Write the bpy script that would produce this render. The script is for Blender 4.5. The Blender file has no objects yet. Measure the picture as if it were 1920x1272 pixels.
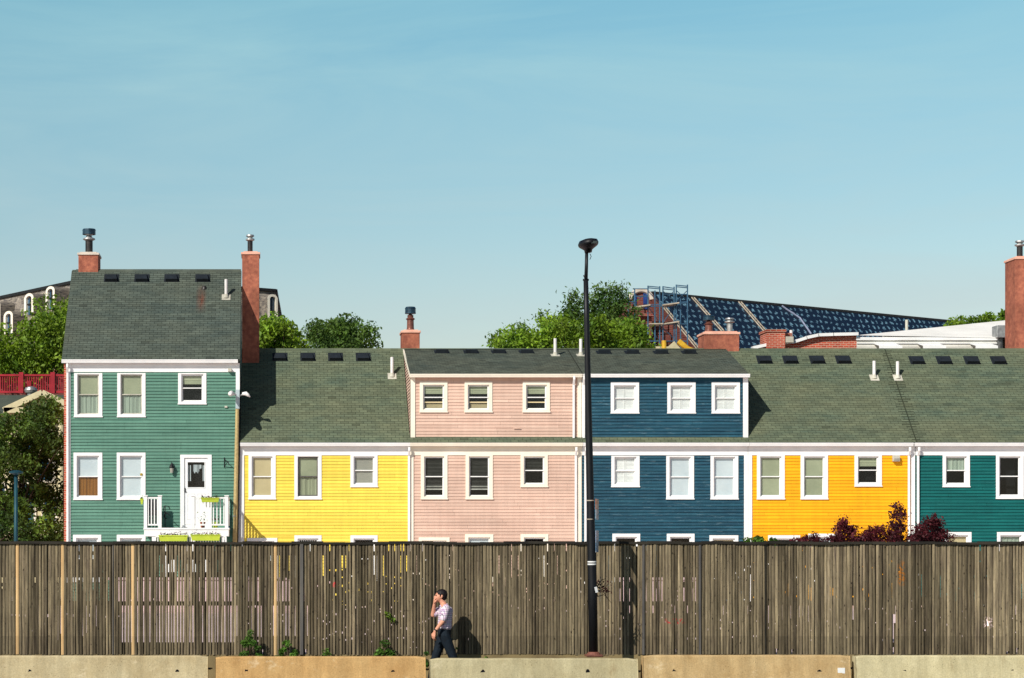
import bpy, bmesh, math, random
import numpy as np
from mathutils import Vector, Matrix

random.seed(7)
SC = bpy.context.scene
COL = SC.collection
# ------------------------------------------------------------------ camera survey
F, CX, HY, CZ = 3752.0, 501.0, 1020.0, 2.75      # focal length in photo px, vanishing point, eye height
def PX(px, Y): return (px - CX) * Y / F
def PZ(py, Y): return CZ + (HY - py) * Y / F
def P(px, py, Y): return Vector((PX(px, Y), Y, PZ(py, Y)))
FY = 67.0        # facade plane
FN = 35.7        # fence plane
GZ = 0.70        # ground behind the fence
SW = 0.18        # pavement

# ------------------------------------------------------------------ materials
def lin(c):
    return tuple(((v / 255) / 12.92 if v / 255 <= .04045 else ((v / 255 + .055) / 1.055) ** 2.4) for v in c)
def alb(c, k=.95):
    return tuple(min(.88, v * k) for v in lin(c)) + (1,)
class N:
    def __init__(s, name):
        s.m = bpy.data.materials.new(name); s.m.use_nodes = True
        s.t = s.m.node_tree; s.t.nodes.clear()
        s.out = s.n('ShaderNodeOutputMaterial')
    def n(s, typ, **kw):
        nd = s.t.nodes.new(typ)
        for k, v in kw.items():
            if k in nd.inputs.keys() if isinstance(k, str) else False: pass
            setattr(nd, k, v)
        return nd
    def l(s, a, b): s.t.links.new(a, b)
    def math(s, op, a, b=None, clamp=False):
        nd = s.n('ShaderNodeMath', operation=op); nd.use_clamp = clamp
        for i, v in enumerate((a, b)):
            if v is None: continue
            if isinstance(v, (int, float)): nd.inputs[i].default_value = v
            else: s.l(v, nd.inputs[i])
        return nd.outputs[0]
    def noise(s, vec, scale, detail=4, rough=.55):
        nd = s.n('ShaderNodeTexNoise'); nd.inputs['Scale'].default_value = scale
        nd.inputs['Detail'].default_value = detail; nd.inputs['Roughness'].default_value = rough
        if vec is not None: s.l(vec, nd.inputs['Vector'])
        return nd.outputs['Fac']
    def mapping(s, scale=(1, 1, 1), rot=(0, 0, 0)):
        g = s.n('ShaderNodeNewGeometry'); m = s.n('ShaderNodeMapping')
        m.inputs['Scale'].default_value = scale; m.inputs['Rotation'].default_value = rot
        s.l(g.outputs['Position'], m.inputs['Vector']); return m.outputs[0]
    def mix(s, fac, a, b, blend='MIX'):
        nd = s.n('ShaderNodeMix', data_type='RGBA', blend_type=blend)
        for i, v in ((0, fac), (6, a), (7, b)):
            if isinstance(v, (int, float)): nd.inputs[i].default_value = v if i == 0 else (v, v, v, 1)
            elif isinstance(v, tuple): nd.inputs[i].default_value = v
            else: s.l(v, nd.inputs[i])
        return nd.outputs[2]
    def maprange(s, v, a, b, c, d):
        nd = s.n('ShaderNodeMapRange')
        s.l(v, nd.inputs[0])
        for i, x in enumerate((a, b, c, d)): nd.inputs[i + 1].default_value = x
        return nd.outputs[0]
    def tone(s, col):
        a = s.n('ShaderNodeAttribute', attribute_name='tone')
        return s.mix(1.0, col, a.outputs['Color'], 'MULTIPLY')
    def bsdf(s, col, rough=.7, spec=.3, metal=0, bump=None, bstr=.3, bdist=.01):
        b = s.n('ShaderNodeBsdfPrincipled')
        if isinstance(col, tuple): b.inputs['Base Color'].default_value = col
        else: s.l(col, b.inputs['Base Color'])
        if isinstance(rough, (int, float)): b.inputs['Roughness'].default_value = rough
        else: s.l(rough, b.inputs['Roughness'])
        b.inputs['Specular IOR Level'].default_value = spec; b.inputs['Metallic'].default_value = metal
        if bump is not None:
            bp = s.n('ShaderNodeBump'); bp.inputs['Strength'].default_value = bstr; bp.inputs['Distance'].default_value = bdist
            s.l(bump, bp.inputs['Height']); s.l(bp.outputs[0], b.inputs['Normal'])
        s.l(b.outputs[0], s.out.inputs[0]); return b

def pm(name, c1, c2=None, scale=3, stretch=(1, 1, 1), rough=.75, spec=.25, metal=0, var=.35, dirt=.18, dscale=.6, bstr=.15, bdist=.006, k=.95, fine=True):
    """two-tone noise, large scale weathering, per-face tone"""
    s = N(name); c2 = c2 or tuple(v * .86 for v in c1)
    v = s.mapping(stretch)
    n1 = s.noise(v, scale, 5, .6)
    f = s.maprange(n1, .5 - var / 2, .5 + var / 2, 0, 1)
    col = s.mix(f, alb(c2, k), alb(c1, k))
    n2 = s.noise(s.mapping((1, 1, .6)), dscale, 5, .65)
    d = s.maprange(n2, .35, .7, 1 - dirt, 1.0)
    col = s.mix(1.0, col, d, 'MULTIPLY')
    col = s.tone(col)
    h = s.noise(s.mapping(stretch), scale * 9, 3, .6) if fine else n1
    s.bsdf(col, rough, spec, metal, h, bstr, bdist)
    return s.m

def siding_mat(name, c1, c2, peel=None, amt=.3):
    s = N(name)
    n1 = s.noise(s.mapping((.5, 1, 9.3)), 1.6, 5, .7)
    col = s.mix(s.maprange(n1, .35, .68, 0, 1), alb(c2), alb(c1))
    n2 = s.noise(s.mapping((.6, .6, 1)), .7, 4, .6)
    col = s.mix(1.0, col, s.maprange(n2, .3, .7, .84, 1.04), 'MULTIPLY')
    # vertical run-off streaks
    n4 = s.noise(s.mapping((7, 1, .35)), 1.0, 4, .6)
    col = s.mix(1.0, col, s.maprange(n4, .35, .65, .93, 1.02), 'MULTIPLY')
    if peel:
        n3 = s.noise(s.mapping((.9, 1, 8)), 2.6, 7, .75)
        col = s.mix(s.maprange(n3, .56, .72, 0, amt), col, alb(peel))
    n5 = s.noise(s.mapping((2, 1, 30)), 6, 3, .6)
    s.bsdf(s.tone(col), .62, .25, 0, n5, .25, .004)
    return s.m

M = {}
M['green_side'] = siding_mat('green clapboard', (100, 144, 126), (80, 126, 110), (130, 165, 148), .25)
M['yellow_side'] = siding_mat('yellow clapboard', (248, 222, 92), (240, 211, 80), None)
M['pink_side'] = siding_mat('pink clapboard', (220, 190, 172), (210, 176, 158), (186, 144, 126), .35)
M['blue_side'] = siding_mat('blue clapboard', (38, 88, 106), (22, 62, 82), (120, 146, 156), .6)
M['orange_side'] = siding_mat('orange clapboard', (254, 182, 20), (246, 168, 12), None)
M['teal_side'] = siding_mat('teal clapboard', (8, 104, 100), (4, 84, 84), (60, 130, 125), .3)
M['white'] = pm('white painted trim', (246, 246, 244), (226, 228, 228), scale=2, rough=.5, dirt=.10, var=.6, bstr=.05)
M['cream'] = pm('cream painted trim', (246, 240, 222), (232, 224, 206), scale=2, rough=.5, dirt=.10, var=.6, bstr=.05)
M['brick'] = None
def brick_mat(name, c1, c2, mortar, sc=1.0, axis='XZ'):
    s = N(name)
    g = s.n('ShaderNodeNewGeometry'); sx = s.n('ShaderNodeSeparateXYZ'); s.l(g.outputs['Position'], sx.inputs[0])
    cb = s.n('ShaderNodeCombineXYZ')
    u = s.math('ADD', sx.outputs[0], sx.outputs[1]); s.l(u, cb.inputs[0]); s.l(sx.outputs[2], cb.inputs[1])
    b = s.n('ShaderNodeTexBrick'); s.l(cb.outputs[0], b.inputs['Vector'])
    b.inputs['Color1'].default_value = alb(c1); b.inputs['Color2'].default_value = alb(c2); b.inputs['Mortar'].default_value = alb(mortar)
    b.inputs['Scale'].default_value = 1.0; b.inputs['Brick Width'].default_value = .22 * sc; b.inputs['Row Height'].default_value = .075 * sc
    b.inputs['Mortar Size'].default_value = .010 * sc; b.inputs['Bias'].default_value = -.1
    n2 = s.noise(s.mapping(), 1.3, 5, .65)
    col = s.mix(1.0, b.outputs['Color'], s.maprange(n2, .3, .7, .7, 1.1), 'MULTIPLY')
    s.bsdf(s.tone(col), .85, .15, 0, b.outputs['Fac'], -.4, .01)
    return s.m
M['brick'] = brick_mat('red brick', (190, 84, 62), (150, 60, 46), (190, 160, 140))
M['darkbrick'] = brick_mat('brown brick', (132, 66, 58), (104, 48, 44), (120, 96, 88), 1.3)
M['stucco'] = pm('terracotta render', (190, 118, 92), (150, 88, 72), scale=7, rough=.9, dirt=.42, dscale=1.8, bstr=.5, bdist=.01)
M['stuccocap'] = pm('pale terracotta cap', (240, 190, 168), (224, 164, 142), scale=4, rough=.85, dirt=.15)
M['cementcap'] = pm('cement cap', (226, 214, 200), (198, 186, 172), scale=4, rough=.85)
M['galv'] = pm('galvanised steel', (190, 190, 188), (140, 140, 140), scale=6, rough=.45, spec=.5, metal=.6)
M['darkmetal'] = pm('sooty steel', (62, 58, 56), (30, 32, 36), scale=6, rough=.5, spec=.4, metal=.4)
M['bronze'] = pm('rusty flue steel', (150, 96, 80), (96, 60, 54), scale=6, rough=.5, spec=.4, metal=.3)
M['bluecap'] = pm('weathered blue steel cap', (48, 84, 104), (24, 44, 60), scale=6, rough=.4, spec=.5, metal=.3)
M['blackpaint'] = pm('black painted steel', (22, 24, 30), (12, 13, 18), scale=3, stretch=(4, 4, 1), rough=.5, spec=.3, dirt=.2)
M['ventblack'] = pm('dark roof vent plastic', (34, 42, 50), (24, 30, 36), scale=6, rough=.7)
M['pvc'] = pm('white pvc pipe', (240, 238, 236), (226, 222, 220), rough=.5)
M['lead'] = pm('pale pipe flashing', (206, 204, 190), (176, 172, 158), rough=.6)
M['under'] = pm('roof underlay', (26, 32, 34), rough=.9)
M['iron'] = pm('black wrought iron', (28, 30, 34), rough=.55)
M['tealmetal'] = pm('teal painted steel', (28, 78, 90), (20, 60, 72), rough=.5)
M['lime'] = pm('lime plastic planter', (196, 214, 72), (176, 198, 60), rough=.5)
M['redpaint'] = pm('red painted timber', (178, 42, 54), (140, 30, 42), rough=.6)
M['creamwall'] = pm('cream wall paint', (224, 214, 176), (200, 190, 150), rough=.8, dirt=.3)
M['slate'] = pm('mansard slate', (158, 148, 134), (88, 84, 84), scale=3, stretch=(1.2, 1.2, 5), rough=.8, var=.3)
M['blueglass'] = pm('dark blue window glass', (60, 110, 146), (32, 62, 90), scale=1.5, rough=.15, spec=.6)
M['awning'] = pm('white siding board', (232, 230, 220), (214, 212, 202), scale=1, rough=.7)
M['membrane'] = pm('pale roof membrane', (246, 244, 238), (228, 226, 220), scale=.8, rough=.85, dirt=.12)
M['plank'] = pm('pale scaffold plank', (206, 194, 176), (160, 146, 126), rough=.8)
M['scaffold'] = pm('blue scaffold tube', (70, 112, 140), (44, 78, 104), rough=.45, spec=.4)
M['yellow'] = pm('yellow debris chute', (226, 186, 60), (200, 150, 40), rough=.6)
M['door'] = pm('white door paint', (240, 240, 240), (228, 230, 232), rough=.45, dirt=.06)
M['brown'] = pm('dark bark', (70, 54, 40), (44, 34, 28), scale=5, stretch=(3, 3, .6), rough=.95, bstr=.6)
M['deckdark'] = pm('dark fabric', (26, 30, 44), rough=.9)
M['tan_shade'] = pm('tan roller shade', (214, 198, 158), (200, 184, 144), scale=1, rough=.9, dirt=.1, k=.9)
M['sage_shade'] = pm('sage roller shade', (172, 178, 150), (154, 160, 134), scale=1, rough=.9, dirt=.1)
M['grey_shade'] = pm('grey roller shade', (170, 168, 156), (150, 150, 142), scale=1, rough=.9, dirt=.1)
M['white_shade'] = pm('white roller shade', (216, 225, 230), (200, 212, 220), scale=1, rough=.9, dirt=.08)
M['green_shade'] = pm('pale green curtain', (178, 192, 176), (150, 166, 152), scale=3, stretch=(8, 1, .2), rough=.9)
M['wood_shade'] = pm('brown wooden panel', (168, 112, 44), (112, 68, 26), scale=2.5, stretch=(8, 1, .2), rough=.6)
M['blind'] = pm('dusty blind slat', (84, 84, 80), (60, 62, 60), rough=.6)
M['room'] = pm('painted room darkness', (10, 12, 18), rough=.9)  # near-black colour stands in for the shade inside rooms and holes
M['yellowgreen'] = pm('dried flower', (190, 160, 60), rough=.9)
M['ground'] = pm('pale concrete yard', (240, 216, 214), (220, 196, 194), scale=.5, rough=.9, dirt=.15, dscale=.2)
M['asphalt'] = pm('grey asphalt', (66, 66, 66), (52, 52, 54), scale=6, rough=.9)
M['paving'] = pm('concrete pavement', (118, 116, 112), (100, 98, 96), scale=2, rough=.9)
M['basewall'] = pm('stained concrete footing', (150, 132, 92), (120, 104, 74), scale=2, rough=.9)

def shingle_mat(name, c1, c2, c3):
    s = N(name)
    n1 = s.noise(s.mapping((1.2, 1, 5)), 1.2, 5, .7)
    col = s.mix(s.maprange(n1, .35, .65, 0, 1), alb(c2), alb(c1))
    n2 = s.noise(s.mapping((.35, .5, .9)), 1.0, 4, .6)
    col = s.mix(s.maprange(n2, .38, .68, 0, .6), col, alb(c3))
    gr = s.noise(s.mapping(), 60, 2, .7)
    col = s.mix(1.0, col, s.maprange(gr, .3, .7, .78, 1.2), 'MULTIPLY')
    # rust run below the small pipe on the green house roof
    g = s.n('ShaderNodeNewGeometry'); sx = s.n('ShaderNodeSeparateXYZ'); s.l(g.outputs['Position'], sx.inputs[0])
    rx, rz = PX(378, 69.6), PZ(548, 69.6)
    ax = s.math('ABSOLUTE', s.math('SUBTRACT', sx.outputs[0], rx))
    az = s.math('ABSOLUTE', s.math('SUBTRACT', sx.outputs[2], rz - .28))
    m = s.math('MULTIPLY', s.maprange(ax, .0, .2, 1, 0), s.maprange(az, .05, .6, 1, 0))
    m = s.math('MULTIPLY', m, s.maprange(s.noise(s.mapping((6, 1, 1.2)), 1.4, 4, .6), .3, .6, .3, 1))
    col = s.mix(m, col, alb((104, 58, 44)))
    s.bsdf(s.tone(col), .92, .12, 0, gr, .5, .004)
    return s.m
M['shingleA'] = shingle_mat('dark green shingle', (90, 99, 90), (68, 79, 75), (86, 90, 78))
M['shingleB'] = shingle_mat('olive green shingle', (101, 111, 90), (78, 92, 79), (108, 110, 86))
M['shingleC'] = shingle_mat('fine grey green shingle', (91, 98, 88), (71, 81, 75), (94, 96, 82))

def fence_mat():
    s = N('weathered fence timber')
    n1 = s.noise(s.mapping((14, 14, .9)), 1.5, 6, .7)
    col = s.mix(s.maprange(n1, .3, .7, 0, 1), alb((88, 76, 68)), alb((154, 139, 110)))
    n2 = s.noise(s.mapping((1.2, 1, .8)), 1.0, 5, .65)
    col = s.mix(s.maprange(n2, .35, .7, 0, .7), col, alb((118, 108, 86)))
    n3 = s.noise(s.mapping((9, 9, 4)), 3.0, 4, .7)
    col = s.mix(s.maprange(n3, .60, .72, 0, .85), col, alb((46, 40, 36)))
    vk = s.n('ShaderNodeTexVoronoi'); vk.inputs['Scale'].default_value = 5.5; s.l(s.mapping((1.6, 1, .8)), vk.inputs['Vector'])
    col = s.mix(s.maprange(vk.outputs['Distance'], .05, .12, .9, 0), col, alb((36, 30, 28)))
    n9 = s.noise(s.mapping((30, 30, .6)), 1.3, 5, .7)
    col = s.mix(s.maprange(n9, .56, .70, 0, .55), col, alb((176, 162, 128)))
    n10 = s.noise(s.mapping((5, 5, .5)), 1.1, 5, .7)
    col = s.mix(1.0, col, s.maprange(n10, .35, .65, .68, 1.15), 'MULTIPLY')
    n4 = s.noise(s.mapping((22, 22, 1.3)), 2.5, 4, .7)
    col = s.mix(1.0, col, s.maprange(n4, .3, .7, .62, 1.3), 'MULTIPLY')
    # faded red paint scribble
    g = s.n('ShaderNodeNewGeometry'); sx = s.n('ShaderNodeSeparateXYZ'); s.l(g.outputs['Position'], sx.inputs[0])
    def blot(px, py, rx, rz, c, colr, lo=.5):
        ax = s.math('ABSOLUTE', s.math('SUBTRACT', sx.outputs[0], PX(px, FN)))
        az = s.math('ABSOLUTE', s.math('SUBTRACT', sx.outputs[2], PZ(py, FN)))
        m = s.math('MULTIPLY', s.maprange(ax, rx * .5, rx, 1, 0), s.maprange(az, rz * .5, rz, 1, 0))
        m = s.math('MULTIPLY', m, s.maprange(s.noise(s.mapping((1, 1, 1)), 24, 3, .6), lo, lo + .06, 0, 1))
        return s.mix(m, c, alb(colr))
    col = blot(1265, 1165, .2, .06, col, (170, 60, 60), .52)
    col = blot(1853, 1168, .1, .12, col, (226, 200, 196), .5)
    col = blot(1690, 1075, .08, .25, col, (170, 110, 50), .5)
    col = blot(627, 1096, .03, .06, col, (200, 70, 70), .45)
    s.bsdf(s.tone(col), .9, .1, 0, n4, .6, .006)
    return s.m
M['fence'] = fence_mat()
M['newboard'] = pm('new pale timber', (226, 192, 140), (196, 158, 110), scale=1.5, stretch=(8, 8, .6), rough=.8, dirt=.25)
M['greypost'] = pm('grey timber post', (112, 108, 102), (72, 70, 72), scale=1.5, stretch=(8, 8, .6), rough=.9)
M['caprail'] = pm('blackened cap rail', (58, 54, 46), (34, 32, 30), scale=2, stretch=(.8, 4, 4), rough=.9)

def concrete(name, c1, c2):
    s = N(name)
    n1 = s.noise(s.mapping(), 1.6, 6, .7)
    col = s.mix(s.maprange(n1, .35, .68, 0, 1), alb(c2), alb(c1))
    n2 = s.noise(s.mapping(), 45, 3, .8)
    col = s.mix(1.0, col, s.maprange(n2, .3, .7, .8, 1.14), 'MULTIPLY')
    vo = s.n('ShaderNodeTexVoronoi'); vo.inputs['Scale'].default_value = 26; s.l(s.mapping(), vo.inputs['Vector'])
    pit = s.maprange(vo.outputs['Distance'], .10, .16, 1, 0)
    pit = s.math('MULTIPLY', pit, s.maprange(s.noise(s.mapping(), 3.1, 3, .6), .45, .6, 0, 1))
    col = s.mix(pit, col, alb((70, 52, 34)))
    n6 = s.noise(s.mapping((7, 1, .8)), 1.0, 4, .6)
    col = s.mix(1.0, col, s.maprange(n6, .35, .7, .80, 1.05), 'MULTIPLY')
    n7 = s.noise(s.mapping((1, 1, 1.6)), 2.3, 7, .75)
    col = s.mix(s.maprange(n7, .58, .74, 0, .55), col, alb((236, 222, 190)))
    n8 = s.noise(s.mapping((3, 1, 1)), 1.3, 7, .75)
    col = s.mix(s.maprange(n8, .58, .72, 0, .45), col, alb((122, 96, 60)))
    s.bsdf(s.tone(col), .92, .15, 0, n2, .6, .006)
    return s.m

def glass():
    s = N('window glass')
    tr = s.n('ShaderNodeBsdfTransparent'); tr.inputs[0].default_value = (.96, .985, .97, 1)
    gl = s.n('ShaderNodeBsdfGlossy'); gl.inputs['Roughness'].default_value = .03
    gl.inputs[0].default_value = (.9, .95, 1, 1)
    lw = s.n('ShaderNodeLayerWeight'); lw.inputs[0].default_value = .35
    mx = s.n('ShaderNodeMixShader')
    s.l(s.math('ADD', s.math('MULTIPLY', lw.outputs['Fresnel'], .25), .025), mx.inputs[0])
    s.l(tr.outputs[0], mx.inputs[1]); s.l(gl.outputs[0], mx.inputs[2]); s.l(mx.outputs[0], s.out.inputs[0])
    return s.m
M['glass'] = glass()

def leafmat(name, c1, c2, tr=.35):
    s = N(name)
    n1 = s.noise(s.mapping(), .8, 3, .6)
    col = s.tone(s.mix(s.maprange(n1, .35, .65, 0, 1), alb(c2), alb(c1)))
    d = s.n('ShaderNodeBsdfPrincipled'); s.l(col, d.inputs['Base Color']); d.inputs['Roughness'].default_value = .55
    d.inputs['Specular IOR Level'].default_value = .25
    t = s.n('ShaderNodeBsdfTranslucent'); s.l(s.mix(1.0, col, (1.1, 1.15, .5, 1), 'MULTIPLY'), t.inputs[0])
    mx = s.n('ShaderNodeMixShader'); mx.inputs[0].default_value = tr
    s.l(d.outputs[0], mx.inputs[1]); s.l(t.outputs[0], mx.inputs[2]); s.l(mx.outputs[0], s.out.inputs[0])
    return s.m
M['leafbright'] = leafmat('bright leaf', (140, 168, 48), (92, 128, 40))
M['leafdark'] = leafmat('dark leaf', (104, 132, 56), (66, 98, 46), .35)
M['leafshade'] = leafmat('deep green leaf', (116, 142, 56), (62, 90, 42), .35)
M['leafpurple'] = leafmat('purple maple leaf', (118, 44, 50), (66, 26, 38), .35)
M['leafweed'] = leafmat('weed leaf', (100, 140, 48), (58, 98, 44))

# ------------------------------------------------------------------ mesh builder
class MB:
    def __init__(s): s.v = []; s.f = []; s.t = []; s.mi = []
    def face(s, pts, tone=1.0, mi=0):
        b = len(s.v); s.v += [tuple(p) for p in pts]; s.f.append(tuple(range(b, b + len(pts)))); s.t.append(tone); s.mi.append(mi)
    def box(s, x0, x1, y0, y1, z0, z1, tone=1.0, mi=0, mat=None):
        b = len(s.v)
        pts = [(x, y, z) for z in (z0, z1) for y in (y0, y1) for x in (x0, x1)]
        if mat is not None: pts = [tuple(mat @ Vector(p)) for p in pts]
        s.v += pts
        for q in ((0, 2, 3, 1), (4, 5, 7, 6), (0, 1, 5, 4), (2, 6, 7, 3), (0, 4, 6, 2), (1, 3, 7, 5)):
            s.f.append(tuple(b + i for i in q)); s.t.append(tone); s.mi.append(mi)
        return s
    def bar(s, a, b_, w, h, tone=1.0, mi=0):
        """rectangular bar from a to b"""
        a = Vector(a); b_ = Vector(b_); d = b_ - a; L = d.length; d.normalize()
        up = Vector((0, 0, 1)) if abs(d.z) < .95 else Vector((0, 1, 0))
        sx = d.cross(up).normalized(); sy = sx.cross(d).normalized()
        m = Matrix((sx, d, sy)).transposed().to_4x4(); m.translation = a
        return s.box(-w / 2, w / 2, 0, L, -h / 2, h / 2, tone, mi, m)
    def tube(s, pts, rs, n=10, tone=1.0, mi=0, caps=True):
        pts = [Vector(p) for p in pts]
        if isinstance(rs, (int, float)): rs = [rs] * len(pts)
        b = len(s.v); ref = None
        for i, p in enumerate(pts):
            d = (pts[min(i + 1, len(pts) - 1)] - pts[max(i - 1, 0)]).normalized()
            if ref is None: ref = Vector((1, 0, 0)) if abs(d.x) < .9 else Vector((0, 1, 0))
            sx = (ref - d * ref.dot(d)).normalized(); sy = d.cross(sx); ref = sx
            for k in range(n):
                a = 2 * math.pi * k / n
                s.v.append(tuple(p + (sx * math.cos(a) + sy * math.sin(a)) * rs[i]))
        for i in range(len(pts) - 1):
            for k in range(n):
                k2 = (k + 1) % n
                s.f.append((b + i * n + k, b + i * n + k2, b + (i + 1) * n + k2, b + (i + 1) * n + k)); s.t.append(tone); s.mi.append(mi)
        if caps:
            s.f.append(tuple(b + k for k in reversed(range(n)))); s.t.append(tone); s.mi.append(mi)
            e = b + (len(pts) - 1) * n
            s.f.append(tuple(e + k for k in range(n))); s.t.append(tone); s.mi.append(mi)
        return s
    def lathe(s, c, prof, n=20, sx=1, sy=1, tone=1.0, mi=0):
        """profile of (radius, z) about vertical axis at c"""
        b = len(s.v)
        for r, z in prof:
            for k in range(n):
                a = 2 * math.pi * k / n
                s.v.append((c[0] + r * sx * math.cos(a), c[1] + r * sy * math.sin(a), c[2] + z))
        for i in range(len(prof) - 1):
            for k in range(n):
                k2 = (k + 1) % n
                s.f.append((b + i * n + k, b + i * n + k2, b + (i + 1) * n + k2, b + (i + 1) * n + k)); s.t.append(tone); s.mi.append(mi)
        s.f.append(tuple(b + k for k in reversed(range(n)))); s.t.append(tone); s.mi.append(mi)
        e = b + (len(prof) - 1) * n
        s.f.append(tuple(e + k for k in range(n))); s.t.append(tone); s.mi.append(mi)
        return s
    def ring(s, x0, x1, z0, z1, w, y0, y1, wb=None, tone=1.0, mi=0):
        """picture-frame of four mitre-free bars"""
        wb = w if wb is None else wb
        s.box(x0, x0 + w, y0, y1, z0, z1, tone, mi); s.box(x1 - w, x1, y0, y1, z0, z1, tone, mi)
        s.box(x0 + w, x1 - w, y0, y1, z1 - w, z1, tone, mi); s.box(x0 + w, x1 - w, y0, y1, z0, z0 + wb, tone, mi)
        return s
    def build(s, name, mat, parent=None, smooth=False, bevel=0, origin=None):
        o3 = Vector((0, 0, 0))
        if parent is not None:
            r = parent
            while r.parent: r = r.parent
            o3 = r.location.copy()
        elif origin is not None: o3 = Vector(origin)
        me = bpy.data.meshes.new(name)
        me.from_pydata([(a[0] - o3.x, a[1] - o3.y, a[2] - o3.z) for a in s.v], [], s.f)
        at = me.attributes.new('tone', 'FLOAT', 'FACE'); at.data.foreach_set('value', s.t)
        ms = mat if isinstance(mat, (list, tuple)) else [mat]
        for m in ms: me.materials.append(m)
        me.polygons.foreach_set('material_index', s.mi)
        if smooth: me.polygons.foreach_set('use_smooth', [True] * len(me.polygons))
        me.update()
        ob = bpy.data.objects.new(name, me); COL.objects.link(ob)
        if parent is not None: ob.parent = parent
        else: ob.location = o3
        if bevel:
            b = ob.modifiers.new('bevel', 'BEVEL'); b.width = bevel; b.segments = 2; b.limit_method = 'ANGLE'
        return ob

def tag(o, label=None, cat=None, group=None, kind=None):
    if label: o['label'] = label
    if cat: o['category'] = cat
    if group: o['group'] = group
    if kind: o['kind'] = kind
    return o
def thing(name, loc, label, cat, group=None):
    o = bpy.data.objects.new(name, None); COL.objects.link(o); o.location = loc; o.empty_display_size = .2
    return tag(o, label, cat, group)

# ------------------------------------------------------------------ setting
m = MB(); m.face([(-1500, -300, -.02), (1500, -300, -.02), (1500, 3000, -.02), (-1500, 3000, -.02)])
tag(m.build('ground', pm('dry ground', (96, 104, 70), (80, 84, 60), scale=.3, rough=.95)), kind='structure')
m = MB(); m.box(-60, 80, 14, 34.62, -.016, 0)
tag(m.build('road', M['asphalt']), kind='structure')
m = MB(); m.box(-60, 80, 34.62, FN + .004, -.01, SW)
tag(m.build('pavement', M['paving']), kind='structure')
m = MB(); m.box(-60, 80, FN + .14, 180, -.012, GZ)
tag(m.build('yard', M['ground']), kind='structure')
m = MB(); m.box(-60, 80, FN + .006, FN + .14, -.014, PZ(1227.5, FN))
tag(m.build('retaining_wall', M['basewall']), 'low stained concrete footing wall under the timber fence', 'wall')

for xa, xb, lb in ((205, 620, 'long low pale pink rendered wall glimpsed through the left fence gaps'), (1165, 1316, 'short low pale pink rendered wall glimpsed through the fence right of the black lamp')):
    m = MB(); m.box(PX(xa, 60), PX(xb, 60), 60, 60.25, GZ, PZ(1088, 60)); m.box(PX(xa, 60) - .03, PX(xb, 60) + .03, 59.96, 60.29, PZ(1088, 60), PZ(1083, 60))
    tag(m.build('garden_wall', pm('pale pink render', (232, 206, 206), (206, 178, 182), rough=.9), origin=(PX((xa + xb) / 2, 60), 60, GZ), bevel=.01), lb, 'wall')

# ------------------------------------------------------------------ houses
PITCH = .107
def siding(mb, x0, x1, z0, z1, Y, openings=(), lap=.026, pitch=PITCH):
    zs0 = z0; nrow = int((z1 - z0) / pitch) + 1
    for r in range(nrow):
        a = z0 + r * pitch; b = min(z1, a + pitch)
        if b - a < .005: continue
        cuts = sorted({a, b, *[o for op in openings for o in (op[2], op[3]) if a < o < b]})
        tn = random.uniform(.92, 1.05)
        for i in range(len(cuts) - 1):
            c0, c1 = cuts[i], cuts[i + 1]; mid = (c0 + c1) / 2
            iv = [(x0, x1)]
            for op in openings:
                if op[2] <= mid <= op[3]:
                    nv = []
                    for (p, q) in iv:
                        if op[1] <= p or op[0] >= q: nv.append((p, q)); continue
                        if op[0] > p: nv.append((p, op[0]))
                        if op[1] < q: nv.append((op[1], q))
                    iv = nv
            y0 = Y - lap * (1 - (c0 - a) / pitch); y1 = Y - lap * (1 - (c1 - a) / pitch)
            for (p, q) in iv:
                # random butt joints between boards
                js = [p]; x = p + random.uniform(.5, 3.6)
                while x < q - .3: js.append(x); x += random.uniform(1.8, 3.6)
                js.append(q)
                for j in range(len(js) - 1):
                    t = tn * random.uniform(.93, 1.05); g = .0 if j == 0 else .004
                    mb.face([(js[j] + g, y0, c0), (js[j + 1], y0, c0), (js[j + 1], y1, c1), (js[j] + g, y1, c1)], t)
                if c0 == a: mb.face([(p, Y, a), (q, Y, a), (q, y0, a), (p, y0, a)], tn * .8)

def shingles(mb, x0, x1, Y0, z0, slope, L, tab=.26, expo=.117, step=.014, jit=.13):
    """courses of tabs climbing from (Y0,z0); slope = dz/dy, L = horizontal run"""
    n = math.hypot(1, slope); dy, dz = 1 / n, slope / n; ny, nz = -dz, dy
    tot = L * n; k = int(math.ceil(tot / expo))
    for r in range(k):
        a = r * expo; b = min(tot, a + expo)
        off = (r % 2) * tab / 2 + random.uniform(-.01, .01); x = x0 - off
        ct = random.uniform(.94, 1.05)
        sag = 0
        while x < x1:
            p = max(x + .006, x0); q = min(x + tab - .006, x1)
            if q - p > .01:
                t = ct * random.uniform(1 - jit, 1 + jit) * (.72 if random.random() < .02 else 1)
                def pt(X, s, h): return (X, Y0 + dy * s + ny * h, z0 + dz * s + nz * h)
                mb.face([pt(p, a, step), pt(q, a, step), pt(q, b, .003), pt(p, b, .003)], t)
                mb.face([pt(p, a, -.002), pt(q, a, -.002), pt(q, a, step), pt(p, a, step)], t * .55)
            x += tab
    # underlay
    mb.face([(x0, Y0, z0), (x1, Y0, z0), (x1, Y0 + L, z0 + slope * L), (x0, Y0 + L, z0 + slope * L)], .3)

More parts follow.
